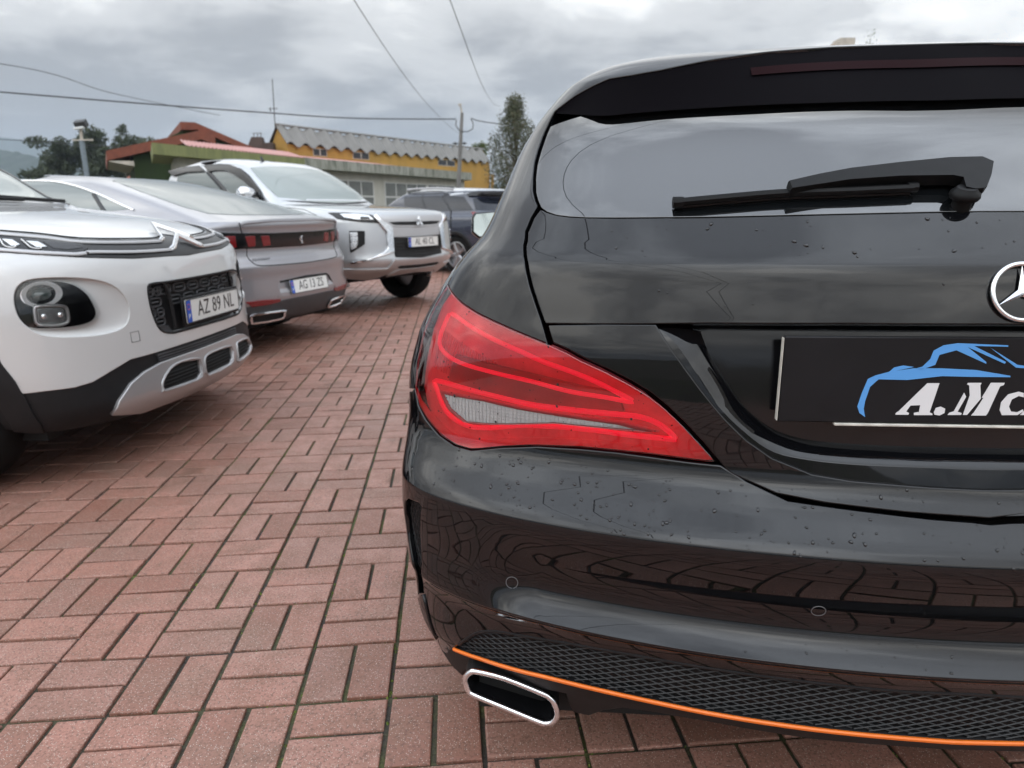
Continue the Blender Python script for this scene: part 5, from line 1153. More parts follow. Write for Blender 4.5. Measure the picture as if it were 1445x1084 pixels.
# standing lion badge as a small upright figure of chrome strokes
c = on(w, [(.0, .868)], .010)[0]; Mx = frame(c, (1, 0, 0), (0, -1, .05)); mb = MB()
for l in ([(-.002, -.03), (.006, -.012), (.0, .005), (.004, .022), (.014, .03)], [(.006, -.012), (.02, -.028)], [(.0, .005), (-.018, .012)], [(.003, .012), (-.014, .022)], [(-.002, -.012), (-.02, -.004), (-.026, .012)]):
    mb.tube([Mx @ Vector((x, y, 0)) for x, y in l], .0042, 6)
mb.build('lion_badge', M['chrome'], T)
seam_line(T, w, [(-.617, 1.0), (-.566, .94), (-.515, .83), (-.512, .77), (-.50, .727), (-.449, .695), (-.2, .686), (0, .683), (.2, .686), (.449, .695), (.50, .727), (.512, .77), (.515, .83), (.566, .94), (.617, 1.0)], .0035)
bead('lip_spoiler', w, sym([(-.617, .999), (-.55, 1.012), (-.3, 1.018), (0, 1.018)]), .014, GP, T, off=.006, sub=3, flat=.7)
text_obj('maker_lettering', 'PEUGEOT', .026, frame(on(w, [(-.415, .737)], .003)[0], on(w, [(-.33, .737)])[0] - on(w, [(-.50, .737)])[0], w.nrm(np.array([-.415]), np.array([.737]))[0]), M['plate_black'], T, sx=1.25, space=1.3)
rc = [(0, .568), (-.27, .562), (-.33, .50), (-.36, .43), (0, .418)]
e = panel('plate_recess', w, half_sym(rc), M['grey_paint'], T, off=.001, step=.04, r=.002)
bead('recess_shade_strip', w, [(-.29, .556), (0, .572), (.27, .564), (.30, .545), (.36, .43)], .008, M['dark_void'], e, off=.002, sub=1)  # shade along the recess edge put in as a near-black bead
plate_on(w, T, None, .0, .498, 'AG 13 ZS', off=.014, lean=.15)
lw = [(-1.0, .40), (-.80, .385), (-.6073, .397), (-.4365, .4075), (-.2678, .4155), (0, .417)]; lb = [(0, .26), (-.5, .26), (-.8, .27), (-1.0, .30)]
panel('lower_bumper', w, half_sym(lw[::-1] + lb[::-1]), M['grey_plastic'], T, off=.006, step=.05, r=.004)
both(lambda p: panel('reflector', w, p, M['reflector_red'], T, off=.011, step=.03, r=.003), [(-.62, .440), (-.5065, .4409), (-.34, .4290), (-.3473, .410), (-.4366, .4029), (-.58, .4035)])
for s in (0, 1):
    f = (lambda p: p) if not s else mir
    px_ = [(-.60, .325), (-.58, .346), (-.3204, .3405), (-.3036, .3262), (-.2984, .2926), (-.3367, .2775), (-.5757, .2794), (-.597, .295)]
    e = bead('exhaust_trim', w, f(px_), .011, M['chrome'], T, off=.018, closed=True, sub=2)
    panel('exhaust_opening', w, f(px_), M['dark_void'], e, off=.008, step=.05)
dlo = [(-1.22, 1.335), (-1.14, 1.30), (-1.118, 1.25), (-1.145, 1.165), (-1.18, 1.115), (-1.5, 1.09), (-2.0, 1.075)]
zt5 = [(-a_of_y(w, YM5 - .05, z), z) for z in (1.08, 1.2, 1.33)]
both(lambda p: panel('side_window', w, p, M['car_glass'], T, off=.003, step=.06, depth=.003), dlo[:5] + [(-1.5, 1.10), (zt5[0][0], 1.08), zt5[1], (zt5[2][0], 1.345), (-1.4, 1.345)])
both(lambda p: bead('window_chrome', w, p, .011, M['chrome'], T, off=.004, sub=4, flat=.5), [(zt5[2][0], 1.358), (-1.36, 1.352), (-1.20, 1.340), (-1.115, 1.30), (-1.092, 1.24), (-1.12, 1.165), (-1.15, 1.11)])
both(lambda p: bead('window_divider', w, p, .017, M['gloss_black'], T, off=.003, sub=1, flat=.5), [(-1.14, 1.235), (-1.47, 1.10)])
rw = [(0, 1.062), (-.45, 1.066), (-.66, 1.078), (-.70, 1.13), (-.70, 1.25), (-.66, 1.34), (-.45, 1.368), (0, 1.375)]
panel('rear_window', w, half_sym(rw), M['car_glass'], T, off=.003, step=.05, depth=.003)
far_end(T, [(.2, .12), (.4, 0), (.65, .02), (.75, .1), (.85, .4), (.95, .95), (1.02, 1.35), (1.3, 1.95), (1.38, 2.3), (1.415, 2.6)], [(.2, .8), (.4, .9), (.75, .92), (.95, .86), (1.05, .76), (1.3, .62), (1.4, .4), (1.415, .25)], .12, [(.2, .4), (.9, .4), (1.05, .15), (1.4, .12)], 4, 4.75, YM5, .95, RW5, .37, GP, 1.41)
for x in (-.80, .80):
    for y in (AX5, AX5 + 2.79): wheel(T, x, y, RW5, .22)

# ---------------------------------------------------------------- silver pickup, nose towards the aisle
w = L2; T = empty('silver_pickup', (w.O[0], w.O[1], 0), -w.h)
tag(T, 'silver double cab pickup with a chrome front, plate AL 40 CL', 'pickup', 'cars parked in a row along the aisle')
SP = M['silver_paint']; YML, AXL, RWL, RRL = 2.75, .92, .38, .45
fh = [(0, 1.735)] + flank_edge(w, YML, 1.735, .52, AXL, RWL, RRL) + [(-.85, .46), (0, .47)]
panel('body_shell', w, half_sym(fh), SP, T, step=.06, r=.004, zl=(1.04, 1.06, 1.08, 1.095, 1.11, 1.125, 1.14, 1.155, 1.17, 1.18, 1.2))
car_floor(T, .70, .45, 5.0, .34, .62)
hl = D['l_lamp']
for s in (0, 1):
    f = (lambda p: p) if not s else mir
    e = panel('headlamp', w, f(hl), M['gloss_black'], T, off=.005, step=.04, r=.004); panel('lamp_reflector', w, f(D['l_lampin']), M['lamp_silver'], e, off=.009, step=.04, r=.003)
    panel('inner_reflector', w, f([(-.70, 1.03), (-.62, 1.028), (-.60, 1.008), (-.69, 1.008)]), M['gloss_black'], e, off=.011, step=.04)
    e = panel('fog_pocket', w, f(D['l_fogb']), M['dark_void'], T, off=.004, step=.05, r=.004)
    for q in ([(-.79, .875), (-.735, .875), (-.735, .84), (-.79, .835)], [(-.79, .825), (-.735, .83), (-.738, .79), (-.792, .775)], [(-.795, .765), (-.74, .78), (-.755, .73), (-.80, .705)]):
        panel('fog_lamp', w, f(q), M['lamp_silver'], e, off=.010, step=.04, r=.004)
    both_pts = [(-.5373, 1.045), (-.4681, .975), (-.374, .925), (-.374, .846), (-.385, .669), (-.4867, .637), (-.70, .60), (-.83, .578), (-.835, .565), (-.67, .595), (-.50, .66), (-.445, .70), (-.4395, .8776), (-.5024, .9593), (-.56, 1.03)]
    panel('chrome_shield', w, f(both_pts), M['chrome'], T, off=.022, step=.04, r=.008, depth=.03)
gb = [(0, 1.040), (-.277, 1.040), (-.52, 1.044), (-.46, .978), (-.37, .93), (-.25, .925), (0, .915)]
e = panel('grille_bar', w, half_sym(gb), M['satin_silver'], T, off=.010, step=.05, r=.005, depth=.02)
panel('grille_slot', w, half_sym([(0, .972), (-.25, .975), (-.40, .972), (-.34, .945), (-.25, .94), (0, .935)]), M['dark_void'], e, off=.012, step=.05, r=.001)
panel('lower_bar', w, half_sym([(0, .905), (-.36, .918), (-.36, .825), (-.25, .822), (0, .815)]), M['satin_silver'], T, off=.008, step=.05, r=.004)
me_ = [(0, .80), (-.365, .815), (-.375, .61), (0, .585)]
e = panel('mesh_grille', w, half_sym(me_), M['dark_void'], T, off=.004, step=.06, r=.003)
for z in (.62, .655, .69, .725, .76): bead('mesh_bar', w, sym([(-.36, z), (0, z)]), .006, M['black_plastic'], e, off=.006, sub=1, n=5)
c = on(w, [(.0, .965)], .03)[0]; em = empty('three_diamond_badge', (0, 0, 0), 0, T)
for k in range(3):
    a = pi / 2 + k * 2 * pi / 3; Mx = frame(c, (1, 0, 0), (0, -1, .08)); d1 = Vector((cos(a), sin(a), 0)); d2 = Vector((cos(a + pi / 2), sin(a + pi / 2), 0)); s_ = .062
    V = [Vector((0, 0, .0)), d1 * s_ * .5 + d2 * s_ * .29, d1 * s_, d1 * s_ * .5 - d2 * s_ * .29]
    MB().prism([(v.x, v.y) for v in V], Mx, .012).build('diamond', M['chrome'], em, smooth=False)
plate_on(w, T, None, .03, .755, 'AL 40 CL', off=.035)
bp = [(0, .572), (-.4005, .587), (-.4687, .492), (-.6805, .4985), (-.90, .505), (-.90, .45), (-.8098, .40), (-.5779, .375), (-.4415, .42), (-.326, .4431), (0, .452)]
e = panel('front_bumper', w, half_sym(bp), M['satin_silver'], T, off=.014, step=.05, r=.006, depth=.03)
panel('bumper_slot', w, half_sym([(0, .512), (-.31, .518), (-.35, .503), (-.3, .489), (0, .483)]), M['dark_void'], e, off=.0165, step=.05, r=.001)
panel('skid_plate', w, half_sym([(0, .478), (-.29, .482), (-.40, .435), (-.41, .41), (0, .43)]), M['satin_silver'], e, off=.022, step=.05, r=.004)
ws = [(0, 1.19), (-.34, 1.20), (-.74, 1.235), (-.785, 1.35), (-.775, 1.50), (-.74, 1.595), (-.42, 1.62), (0, 1.632)]
panel('windscreen', w, half_sym(ws), M['pale_glass'], T, off=.004, step=.06, depth=.003)
panel('cowl', w, half_sym([(0, 1.188), (-.34, 1.198), (-.72, 1.225), (-.74, 1.21), (-.34, 1.180), (0, 1.172)]), M['black_plastic'], T, off=.003, step=.06)
fw_ = [(-1.50, 1.556), (-1.37, 1.565), (-1.223, 1.5586), (-1.116, 1.5035), (-1.063, 1.422), (-1.042, 1.3556), (-1.05, 1.25), (-1.5, 1.25), (-1.5, 1.4)]
both(lambda p: panel('front_window', w, p, M['car_glass'], T, off=.003, step=.06, depth=.003), fw_)
both(lambda p: panel('rear_door_window', w, p, M['car_glass'], T, off=.003, step=.06, depth=.003), [(-1.6, 1.563), (-1.6, 1.25), (-2.25, 1.25), (-2.36, 1.45), (-2.2, 1.55), (-1.9, 1.575)])
both(lambda p: panel('wind_deflector', w, p, M['gloss_black'], T, off=.022, step=.06, r=.004), [(-1.52, 1.640), (-1.21, 1.645), (-1.03, 1.630), (-.9, 1.569), (-.876, 1.49), (-.911, 1.353), (-.95, 1.23), (-1.02, 1.225), (-1.035, 1.347), (-1.05, 1.43), (-1.115, 1.515), (-1.202, 1.565), (-1.348, 1.576), (-1.52, 1.567)])
both(lambda p: panel('wind_deflector', w, p, M['gloss_black'], T, off=.022, step=.06, r=.004), [(-1.6, 1.642), (-2.0, 1.632), (-2.3, 1.60), (-2.3, 1.54), (-1.95, 1.575), (-1.6, 1.572)])
both(lambda p: bead('door_pillar', w, p, .045, M['gloss_black'], T, off=-.012, sub=3, flat=.5), [(-1.55, 1.58), (-1.55, 1.26)])
for q in ([(-1.55, 1.66), (-1.53, 1.2), (-1.56, .7)], [(-1.02, 1.2), (-1.12, 1.05), (-1.16, .8)]): both(lambda p: seam_line(T, w, p), q)
for s in (-1,):
    e = empty('door_mirror', (0, 0, 0), 0, T); p = on(w, [(s * -1.05 if s < 0 else 1.05, 1.26)], .14)[0]; p = np.array([s * abs(p[0]), p[1], p[2]])
    prof = [(0, -.115), (.06, -.11), (.095, -.07), (.10, 0), (.085, .07), (.045, .11), (0, .115)]
    Mx = Matrix.Translation(Vector(p)) @ Matrix.Diagonal((1, .62, .85, 1))
    mb = MB(); mb.lathe(prof, 18, Mx); mb.build('mirror_shell', M['white_paint'] if False else M['chrome'], e)
    mb = MB(); mb.tube([Vector(p) + Vector((-s * .05, .02, -.05)), Vector(p) + Vector((-s * .17, .03, -.09))], .028, 8); mb.build('mirror_stalk', M['gloss_black'], e)
mb = MB(); q = on(w, [(-.3, 1.70)], 0)[0]; mb.tube([q, q + np.array([0, .03, .05])], [.02, .012], 8); mb.build('roof_aerial', M['rubber_seal'], T)
arch_trim(T, w, AXL, RWL, RRL, 'silver_paint', .035)
far_end(T, [(.45, .04), (.6, 0), (.95, .02), (1.05, .03), (1.08, .08), (1.10, 1.35), (1.14, 1.50), (1.4, 1.62), (1.6, 1.75), (1.68, 1.9), (1.72, 2.2), (1.74, 2.6)], [(.45, .85), (.6, .89), (1.0, .88), (1.1, .84), (1.17, .78), (1.3, .75), (1.58, .66), (1.67, .6), (1.72, .48), (1.745, .3)], .05, [(.4, .12), (1.0, .12), (1.2, .2), (1.7, .2)], 5, 5.3, YML, 1.3, RWL, .45, SP, 1.735, .5)
for x in (-.76, .76):
    for y in (AXL, AXL + 3.0): wheel(T, x, y, RWL, .26)

# ---------------------------------------------------------------- dark crossover behind the pickup
w = SV; T = empty('dark_crossover', (w.O[0], w.O[1], 0), -w.h)
tag(T, 'dark blue crossover with a silver roof, half hidden behind the silver pickup', 'car', 'cars parked in a row along the aisle')
NP = M['navy_paint']; YS, AXS, RWS, RRS = 2.3, .92, .34, .38
fh = [(0, 1.49)] + flank_edge(w, YS, 1.49, .34, AXS, RWS, RRS) + [(-.9, .28), (0, .27)]
panel('body_shell', w, half_sym(fh), NP, T, step=.07, r=.004, zl=(1.36, 1.37, 1.385, 1.40, 1.42))
car_floor(T, .76, .3, 4.0, .2, .5)
zl_ = lambda y, z: (-a_of_y(w, y, z), z)
rf = [(0, 1.488)] + [zl_(YS, 1.488), zl_(YS, 1.425), (-2.1, 1.452), (-1.80, 1.442), (-1.38, 1.355), (-1.20, 1.375), (-1.03, 1.39), (-.82, 1.398), (0, 1.405)]
panel('roof_skin', w, half_sym(rf), M['silver_paint'], T, off=.004, step=.07, r=.003)
gls = [(-1.9, 1.44), (-1.80, 1.436), (-1.38, 1.345), (-1.0573, 1.33), (-1.0159, 1.2031), (-.9805, 1.095), (-1.4359, 1.0874), (-1.9155, 1.091), zl_(YS - .05, 1.10), zl_(YS - .05, 1.41), (-2.1, 1.444)]
both(lambda p: panel('side_glass', w, p, M['suv_glass'], T, off=.003, step=.07, depth=.003), gls)
for q in ([(-1.62, 1.41), (-1.50, 1.09), (-1.53, .8)], [(-2.1, 1.44), (-2.1, 1.1), (-2.08, .7)]): both(lambda p: bead('door_pillar', w, p, .016, M['gloss_black'], T, off=.002, sub=3, flat=.5), q)
both(lambda p: bead('roof_rail', w, p, .022, M['satin_silver'], T, off=.035, sub=3), [zl_(YS, 1.45), (-2.5765, 1.452), (-1.855, 1.462), (-1.5, 1.43)])
both(lambda p: panel('tail_lamp', w, p, M['reflector_red'], T, off=.010, step=.03, r=.004), [(-1.03, 1.066), (-.9726, 1.066), (-.90, 1.04), (-.9602, 1.02), (-.9887, 1.004)])
panel('roof_spoiler', w, half_sym([(0, 1.398), (-.8234, 1.394), (-1.02, 1.385), (-.95, 1.33), (-.7997, 1.325), (0, 1.325)]), M['gloss_black'], T, off=.03, step=.06, r=.006, depth=.04)
panel('rear_glass', w, half_sym([(0, 1.32), (-.72, 1.315), (-.88, 1.285), (-.93, 1.10), (-.70, 1.093), (0, 1.09)]), M['suv_glass'], T, off=.003, step=.06)
panel('rear_cladding', w, half_sym([(0, .55), (-.8, .52), (-1.1, .50), (-1.0, .32), (0, .29)]), M['black_plastic'], T, off=.006, step=.07)
arch_trim(T, w, AXS, RWS, RRS, 'black_plastic', .035)
far_end(T, [(.22, .1), (.4, 0), (.75, .03), (.9, .12), (.98, .5), (1.06, 1.0), (1.3, 1.55), (1.44, 1.9), (1.48, 2.2), (1.495, 2.6)], [(.22, .8), (.5, .9), (.8, .91), (.98, .86), (1.08, .77), (1.3, .69), (1.44, .55), (1.48, .4), (1.495, .25)], .14, [(.2, .35), (1.0, .3), (1.5, .15)], 4, 4.35, YS, .9, RWS, .38, NP, 1.485)
for x in (-.78, .78):
    for y in (AXS, AXS + 2.65): wheel(T, x, y, RWS, .22)

# ================================================================ buildings, poles, trees beyond the cars
def mat_wall(name, col, stain=(.2, .2, .17), amt=.5, sc=1.2, rough=.85, streak=True):
    mt, t, o = new_mat(name); N = NT(t); p = N.pos()
    mp = N.n('ShaderNodeMapping', {'Vector': p, 'Scale': (1.0, 1.0, .22) if streak else (1, 1, 1)}).outputs[0]
    n1 = N.noise(mp, sc * 2.2, 7, .7, .3); n2 = N.noise(p, 14, 5, .65)
    c = N.mix(N.math('MULTIPLY', N.ramp(n1, [(.42, 0.0), (.68, 1.0)]), amt), col, stain)
    c = N.mix(N.ramp(n2, [(.3, .22), (.6, 0.0)]), c, tuple(x * .6 for x in col))
    b = N.n('ShaderNodeBsdfPrincipled', {'Base Color': c, 'Roughness': rough}); t.links.new(N.bump(n2, .3, .01), b.inputs['Normal'])
    t.links.new(b.outputs[0], o.inputs[0]); return mt
M['w_white'] = mat_wall('white_plaster', (.56, .54, .48), (.33, .33, .28), .5)
M['w_yellow'] = mat_wall('yellow_plaster', (.46, .265, .06), (.30, .19, .05), .45)
M['w_green'] = mat_wall('green_plaster', (.035, .062, .018), (.02, .03, .012), .6)
M['w_lime'] = mat_wall('mossy_fascia', (.235, .25, .10), (.14, .15, .07), .8, 1.6)
M['w_conc'] = mat_wall('stained_concrete', (.36, .36, .31), (.09, .10, .07), .95, 2.0)
M['terracotta'] = mat_wall('terracotta', (.235, .072, .042), (.12, .04, .028), .6, 1.5, streak=False)
M['pink_sheet'] = mat_wall('pink_sheet', (.52, .26, .235), (.40, .2, .18), .5, 1.0, .5)
M['fibre_cement'] = mat_wall('fibre_cement', (.235, .228, .215), (.12, .12, .11), .35, .5, streak=False)
M['soffit'] = pbsdf('soffit', (.55, .50, .43), .8, grime=.3, gscale=3)
M['dark_glass'] = pbsdf('dark_glass', (.02, .02, .022), .12)
M['grey_glass'] = pbsdf('grey_glass', (.16, .165, .15), .15, grime=.3, gscale=2)
M['white_frame'] = pbsdf('white_frame', (.62, .62, .60), .5)
M['pole_conc'] = mat_wall('pole_concrete', (.22, .21, .20), (.10, .10, .09), .6, 1.0)
M['steel_blue'] = pbsdf('steel_blue', (.21, .25, .28), .45, metal=.3, grime=.2)
M['cable'] = pbsdf('cable', (.03, .03, .032), .6)
M['brown_brick'] = mat_wall('brown_brick', (.085, .06, .05), (.04, .03, .025), .6, 2)
def v3(p, z): return Vector((p[0], p[1], z))
def add2(p, d, k): return (p[0] + d[0] * k, p[1] + d[1] * k)
def slab(mb, poly, z0, z1):
    n = len(poly); V = [(x, y, z0) for x, y in poly] + [(x, y, z1) for x, y in poly]
    F = [(i, (i + 1) % n, n + (i + 1) % n, n + i) for i in range(n)] + [tuple(range(n))[::-1], tuple(range(n, 2 * n))]
    return mb.add(V, F)
def wall_quad(mb, a, b, z0, z1, n, th):
    """a wall from a to b, thick towards -n"""
    a2, b2 = add2(a, n, -th), add2(b, n, -th); return slab(mb, [a, b, b2, a2], z0, z1)
def sheet(p0, dirv, across, length, pitch, amp, z_at, thick=.02, spw=8):
    """corrugated sheets: waves run along dirv, z_at(t) gives height and sideways shift for t in 0..1 across the slope"""
    n = int(length / pitch * spw); V = []; F = []; T = (0, .33, .66, 1)
    for lay in (0, 1):
        for i in range(n + 1):
            s = length * i / n; wv = amp * sin(2 * pi * s / pitch) * (1 if pitch < .5 else 1) 
            for t in T:
                z, k = z_at(t); q = add2(add2(p0, dirv, s), across, k); V.append((q[0], q[1], z + wv - lay * thick))
    m = len(T); off = (n + 1) * m
    for i in range(n):
        for j in range(m - 1):
            q = (i * m + j, (i + 1) * m + j, (i + 1) * m + j + 1, i * m + j + 1); F.append(q); F.append(tuple(x + off for x in q[::-1]))
    for i in range(n):
        for j in (0, m - 1): F.append((i * m + j, (i + 1) * m + j, (i + 1) * m + j + off, i * m + j + off))
    return V, F
# --- long low annex
A, B, Cq = (-12.9, 26.0), (-9.73, 34.0), (-2.6, 48.5)
def unit(a, b): L = math.hypot(b[0] - a[0], b[1] - a[1]); return ((b[0] - a[0]) / L, (b[1] - a[1]) / L), L
d1, L1_ = unit(A, B); d2, L2_ = unit(B, Cq); n1 = (d1[1], -d1[0]); n2 = (d2[1], -d2[0])
bd = (-.46, .888)
an = empty('green_annex', (A[0], A[1], 0)); tag(an, 'low white annex with a mossy green fascia under a pink sheet roof', 'building')
an.location = (0, 0, 0)
mb = MB(); slab(mb, [A, B, add2(B, bd, 5), add2(A, bd, 5)], 3.2, 3.6); mb.build('fascia', M['w_lime'], an, smooth=False)
mb = MB(); wall_quad(mb, add2(add2(A, d1, 1.7), n1, -.55), add2(B, n1, -.55), 0, 3.2, n1, .25); slab(mb, [add2(add2(A, d1, 1.7), n1, -.83), add2(add2(A, d1, 1.95), n1, -.83), add2(add2(add2(A, d1, 1.95), n1, -.83), bd, 3.8), add2(add2(add2(A, d1, 1.7), n1, -.83), bd, 3.8)], 0, 3.2); mb.build('wall', M['w_white'], an, smooth=False)
V, F = sheet(add2(A, d1, 1.6), d1, bd, L1_ - 1.6, .21, .035, lambda t: (3.64 + .55 * t, .15 + 4 * t)); mesh_obj('roof_sheet', V, F, M['pink_sheet'], an, smooth=False)
for s0 in (2.6, 5.4):
    mb = MB(); a = add2(add2(A, d1, s0), n1, -.53); b = add2(a, d1, 2.2); wall_quad(mb, a, b, 2.0, 2.85, n1, .06); f = mb.build('window', M['white_frame'], an, smooth=False)
    for k in range(3):
        mb = MB(); a2 = add2(add2(a, d1, .08 + k * .72), n1, .012); wall_quad(mb, a2, add2(a2, d1, .62), 2.07, 2.78, n1, .03); mb.build('pane', M['grey_glass'], f, smooth=False)
an = empty('concrete_annex'); tag(an, 'flat roofed annex with a stained grey concrete fascia and white gridded windows', 'building')
mb = MB(); slab(mb, [B, Cq, add2(Cq, bd, 4), add2(B, bd, 5)], 3.16, 3.64); mb.build('fascia', M['w_conc'], an, smooth=False)
mb = MB(); wall_quad(mb, add2(B, n2, -.6), add2(Cq, n2, -.6), 0, 3.16, n2, .25); mb.build('wall', M['w_white'], an, smooth=False)
V, F = sheet(add2(B, d2, 2.6), d2, (-n2[0], -n2[1]), 6.0, .21, .03, lambda t: (3.66 + .40 * t, .5 + 3 * t)); mesh_obj('roof_sheet', V, F, M['pink_sheet'], an, smooth=False)
for s0, nc in ((1.6, 4), (7.0, 4), (11.5, 3)):
    a = add2(add2(B, d2, s0), n2, -.585); W_ = nc * 1.08 + .1; mb = MB(); wall_quad(mb, a, add2(a, d2, W_), 1.05, 2.78, n2, .06); f = mb.build('window', M['white_frame'], an, smooth=False)
    for k in range(nc):
        for z0, z1 in ((1.12, 1.90), (1.99, 2.71)):
            mb = MB(); a2 = add2(add2(a, d2, .10 + k * 1.08), n2, .012); wall_quad(mb, a2, add2(a2, d2, .97), z0, z1, n2, .03); mb.build('pane', M['grey_glass'], f, smooth=False)
# --- yellow building with a corrugated roof
R_ = (-12.4, 38.5); R2 = (-2.0, 54.5); dy_, Ly = unit(R_, R2); ny = (dy_[1], -dy_[0]); hw = .72
yb = empty('yellow_building'); tag(yb, 'long yellow building with a steep grey corrugated roof and small dark windows', 'building')
P0, P1 = add2(add2(R_, ny, hw - .12), dy_, .12), add2(add2(R2, ny, hw - .12), dy_, -.1); Q0, Q1 = add2(P0, ny, -2 * hw + .24), add2(P1, ny, -2 * hw + .24)
mb = MB(); slab(mb, [P0, P1, Q1, Q0], 0, 4.66)
r0, r1 = add2(R_, dy_, .12), add2(R2, dy_, -.1)
V = [v3(P0, 4.66), v3(Q0, 4.66), v3(r0, 5.58), v3(P1, 4.66), v3(Q1, 4.66), v3(r1, 5.58)]; mb.add(V, [(1, 0, 2), (3, 4, 5)]); mb.build('wall', M['w_yellow'], yb, smooth=False)
for sg in (1, -1):
    V, F = sheet(R_, dy_, (ny[0] * sg, ny[1] * sg), Ly, 1.02, .125, lambda t: (5.62 - .95 * t, -.01 + hw * 1.08 * t), .05, 10); mesh_obj('corrugated_roof', V, F, M['fibre_cement'], yb, smooth=False)
mb = MB(); mb.tube([v3(R_, 5.66), v3(R2, 5.66)], .07, 8); mb.build('ridge', M['fibre_cement'], yb)
for s0, w_ in ((1.75, 1.0), (4.75, 1.35), (12.7, 1.9)):
    a = add2(add2(P0, dy_, s0), ny, .015); mb = MB(); wall_quad(mb, a, add2(a, dy_, w_), 4.16, 4.56, ny, .05); f = mb.build('window', M['soffit'], yb, smooth=False)
    for k in range(2):
        a2 = add2(add2(a, dy_, .05 + k * w_ / 2), ny, .012); mb = MB(); wall_quad(mb, a2, add2(a2, dy_, w_ / 2 - .1), 4.20, 4.52, ny, .03); mb.build('pane', M['dark_glass'], f, smooth=False)
mb = MB(); a = add2(P1, ny, .25); mb.box((a[0], a[1], 1.9), (.25, .25, 3.8)); mb.build('downpipe', M['w_yellow'], yb, smooth=False)
mb = MB(); mb.tube([(-12.95, 40, 4.8), (-12.85, 40, 8.15)], [.03, .02], 6); mb.box((-12.95, 40, 6.65), (.5, .03, .03)); mb.box((-13.1, 40, 6.6), (.03, .03, .25)); tag(mb.build('roof_aerial', M['cable']), 'thin tall aerial mast above the yellow building', 'aerial')
# --- green house with terracotta gables
Lh, tt = (-17.9, 32.0), (.762, .648); nb = (-.50, .866)
gh = empty('green_house'); tag(gh, 'dark green house with two overlapping terracotta gable roofs', 'house')
def gp(u, k=0.0): return add2(add2(Lh, tt, u), nb, k)
def roof_slab(mb, u0, z0, u1, z1, th, k0, k1):
    V = [v3(gp(u, k), z) for k in (k0, k1) for u, z in ((u0, z0), (u1, z1), (u1, z1 - th), (u0, z0 - th))]
    return mb.add(V, [(3, 2, 1, 0), (4, 5, 6, 7), (0, 1, 5, 4), (2, 3, 7, 6), (1, 2, 6, 5), (3, 0, 4, 7)])
mb = MB(); roof_slab(mb, -.05, 3.80, 4.0, 4.90, .40, -.6, 7); roof_slab(mb, 4.0, 4.90, 4.65, 4.72, .40, -.6, 7); mb.build('roof', M['terracotta'], gh, smooth=False)
mb = MB(); roof_slab(mb, 3.2, 5.26, 3.85, 5.28, .34, -.3, 7); roof_slab(mb, 3.85, 5.28, 7.2, 4.02, .30, -.3, 7); mb.build('upper_roof', M['terracotta'], gh, smooth=False)
mb = MB(); V = []
poly = [(1.0, 0), (6.9, 0), (6.9, 3.9), (3.85, 5.02), (3.4, 4.96), (1.0, 3.75)]
n_ = len(poly); V = [v3(gp(u, 0), z) for u, z in poly] + [v3(gp(u, 6.6), z) for u, z in poly]
mb.add(V, [tuple(range(n_)), tuple(range(n_, 2 * n_))[::-1]] + [(i, n_ + i, n_ + (i + 1) % n_, (i + 1) % n_) for i in range(n_)]); mb.build('wall', M['w_green'], gh, smooth=False)
mb = MB(); mb.add([v3(gp(.0, -.55), 3.40), v3(gp(1.0, -.55), 3.42), v3(gp(1.0, 6), 3.42), v3(gp(0, 6), 3.40), v3(gp(.0, -.55), 3.36), v3(gp(1.0, -.55), 3.20), v3(gp(1.0, 6), 3.20), v3(gp(0, 6), 3.36)], [(3, 2, 1, 0), (4, 5, 6, 7), (0, 1, 5, 4), (1, 2, 6, 5)]); mb.build('soffit', M['soffit'], gh, smooth=False)
mb = MB(); slab(mb, [(-13.85, 38), (-13.0, 38), (-13.0, 38.6), (-13.85, 38.6)], 4.2, 4.52); V = [(-13.83, 38.02, 4.52), (-13.02, 38.02, 4.52), (-13.02, 38.58, 4.52), (-13.83, 38.58, 4.52), (-13.62, 38.1, 5.0), (-13.1, 38.1, 5.0), (-13.1, 38.5, 5.0), (-13.62, 38.5, 5.0)]
mb.add(V, [(0, 1, 5, 4), (1, 2, 6, 5), (2, 3, 7, 6), (3, 0, 4, 7), (4, 5, 6, 7)]); slab(mb, [(-13.05, 38), (-12.5, 38), (-12.5, 38.5), (-13.05, 38.5)], 4.0, 4.7)
for x in (-13.55, -13.35, -13.18): mb.tube([(x, 38.3, 5.0), (x + .02, 38.3, 5.22)], .02, 5)
mb.box((-13.35, 38.3, 5.2), (.5, .03, .02)); tag(mb.build('chimney_stack', M['brown_brick'], smooth=False), 'dark brown chimney stack beside the yellow gable', 'chimney')
# --- house behind the black car, only its chimney shows over the roof
hh_ = empty('white_house'); tag(hh_, 'house hidden behind the black car, its beige chimney showing above the car roof', 'house')
mb = MB(); slab(mb, [(8, 28), (19, 28), (19, 36), (8, 36)], 0, 4.2); mb.build('wall', M['w_white'], hh_, smooth=False)
mb = MB(); mb.add([(7.5, 27.5, 4.2), (19.5, 27.5, 4.2), (19.5, 36.5, 4.2), (7.5, 36.5, 4.2), (8, 32, 6.4), (19, 32, 6.4)], [(0, 1, 5, 4), (2, 3, 4, 5), (1, 2, 5), (3, 0, 4), (0, 3, 2, 1)]); rf_ = mb.build('roof', M['terracotta'], hh_, smooth=False)
mb = MB(); slab(mb, [(13.35, 30), (13.95, 30), (13.95, 30.7), (13.35, 30.7)], 5.0, 7.72); slab(mb, [(13.1, 29.9), (13.3, 29.9), (13.3, 30.3), (13.1, 30.3)], 5.0, 7.55); mb.build('chimney', M['soffit'], rf_, smooth=False)
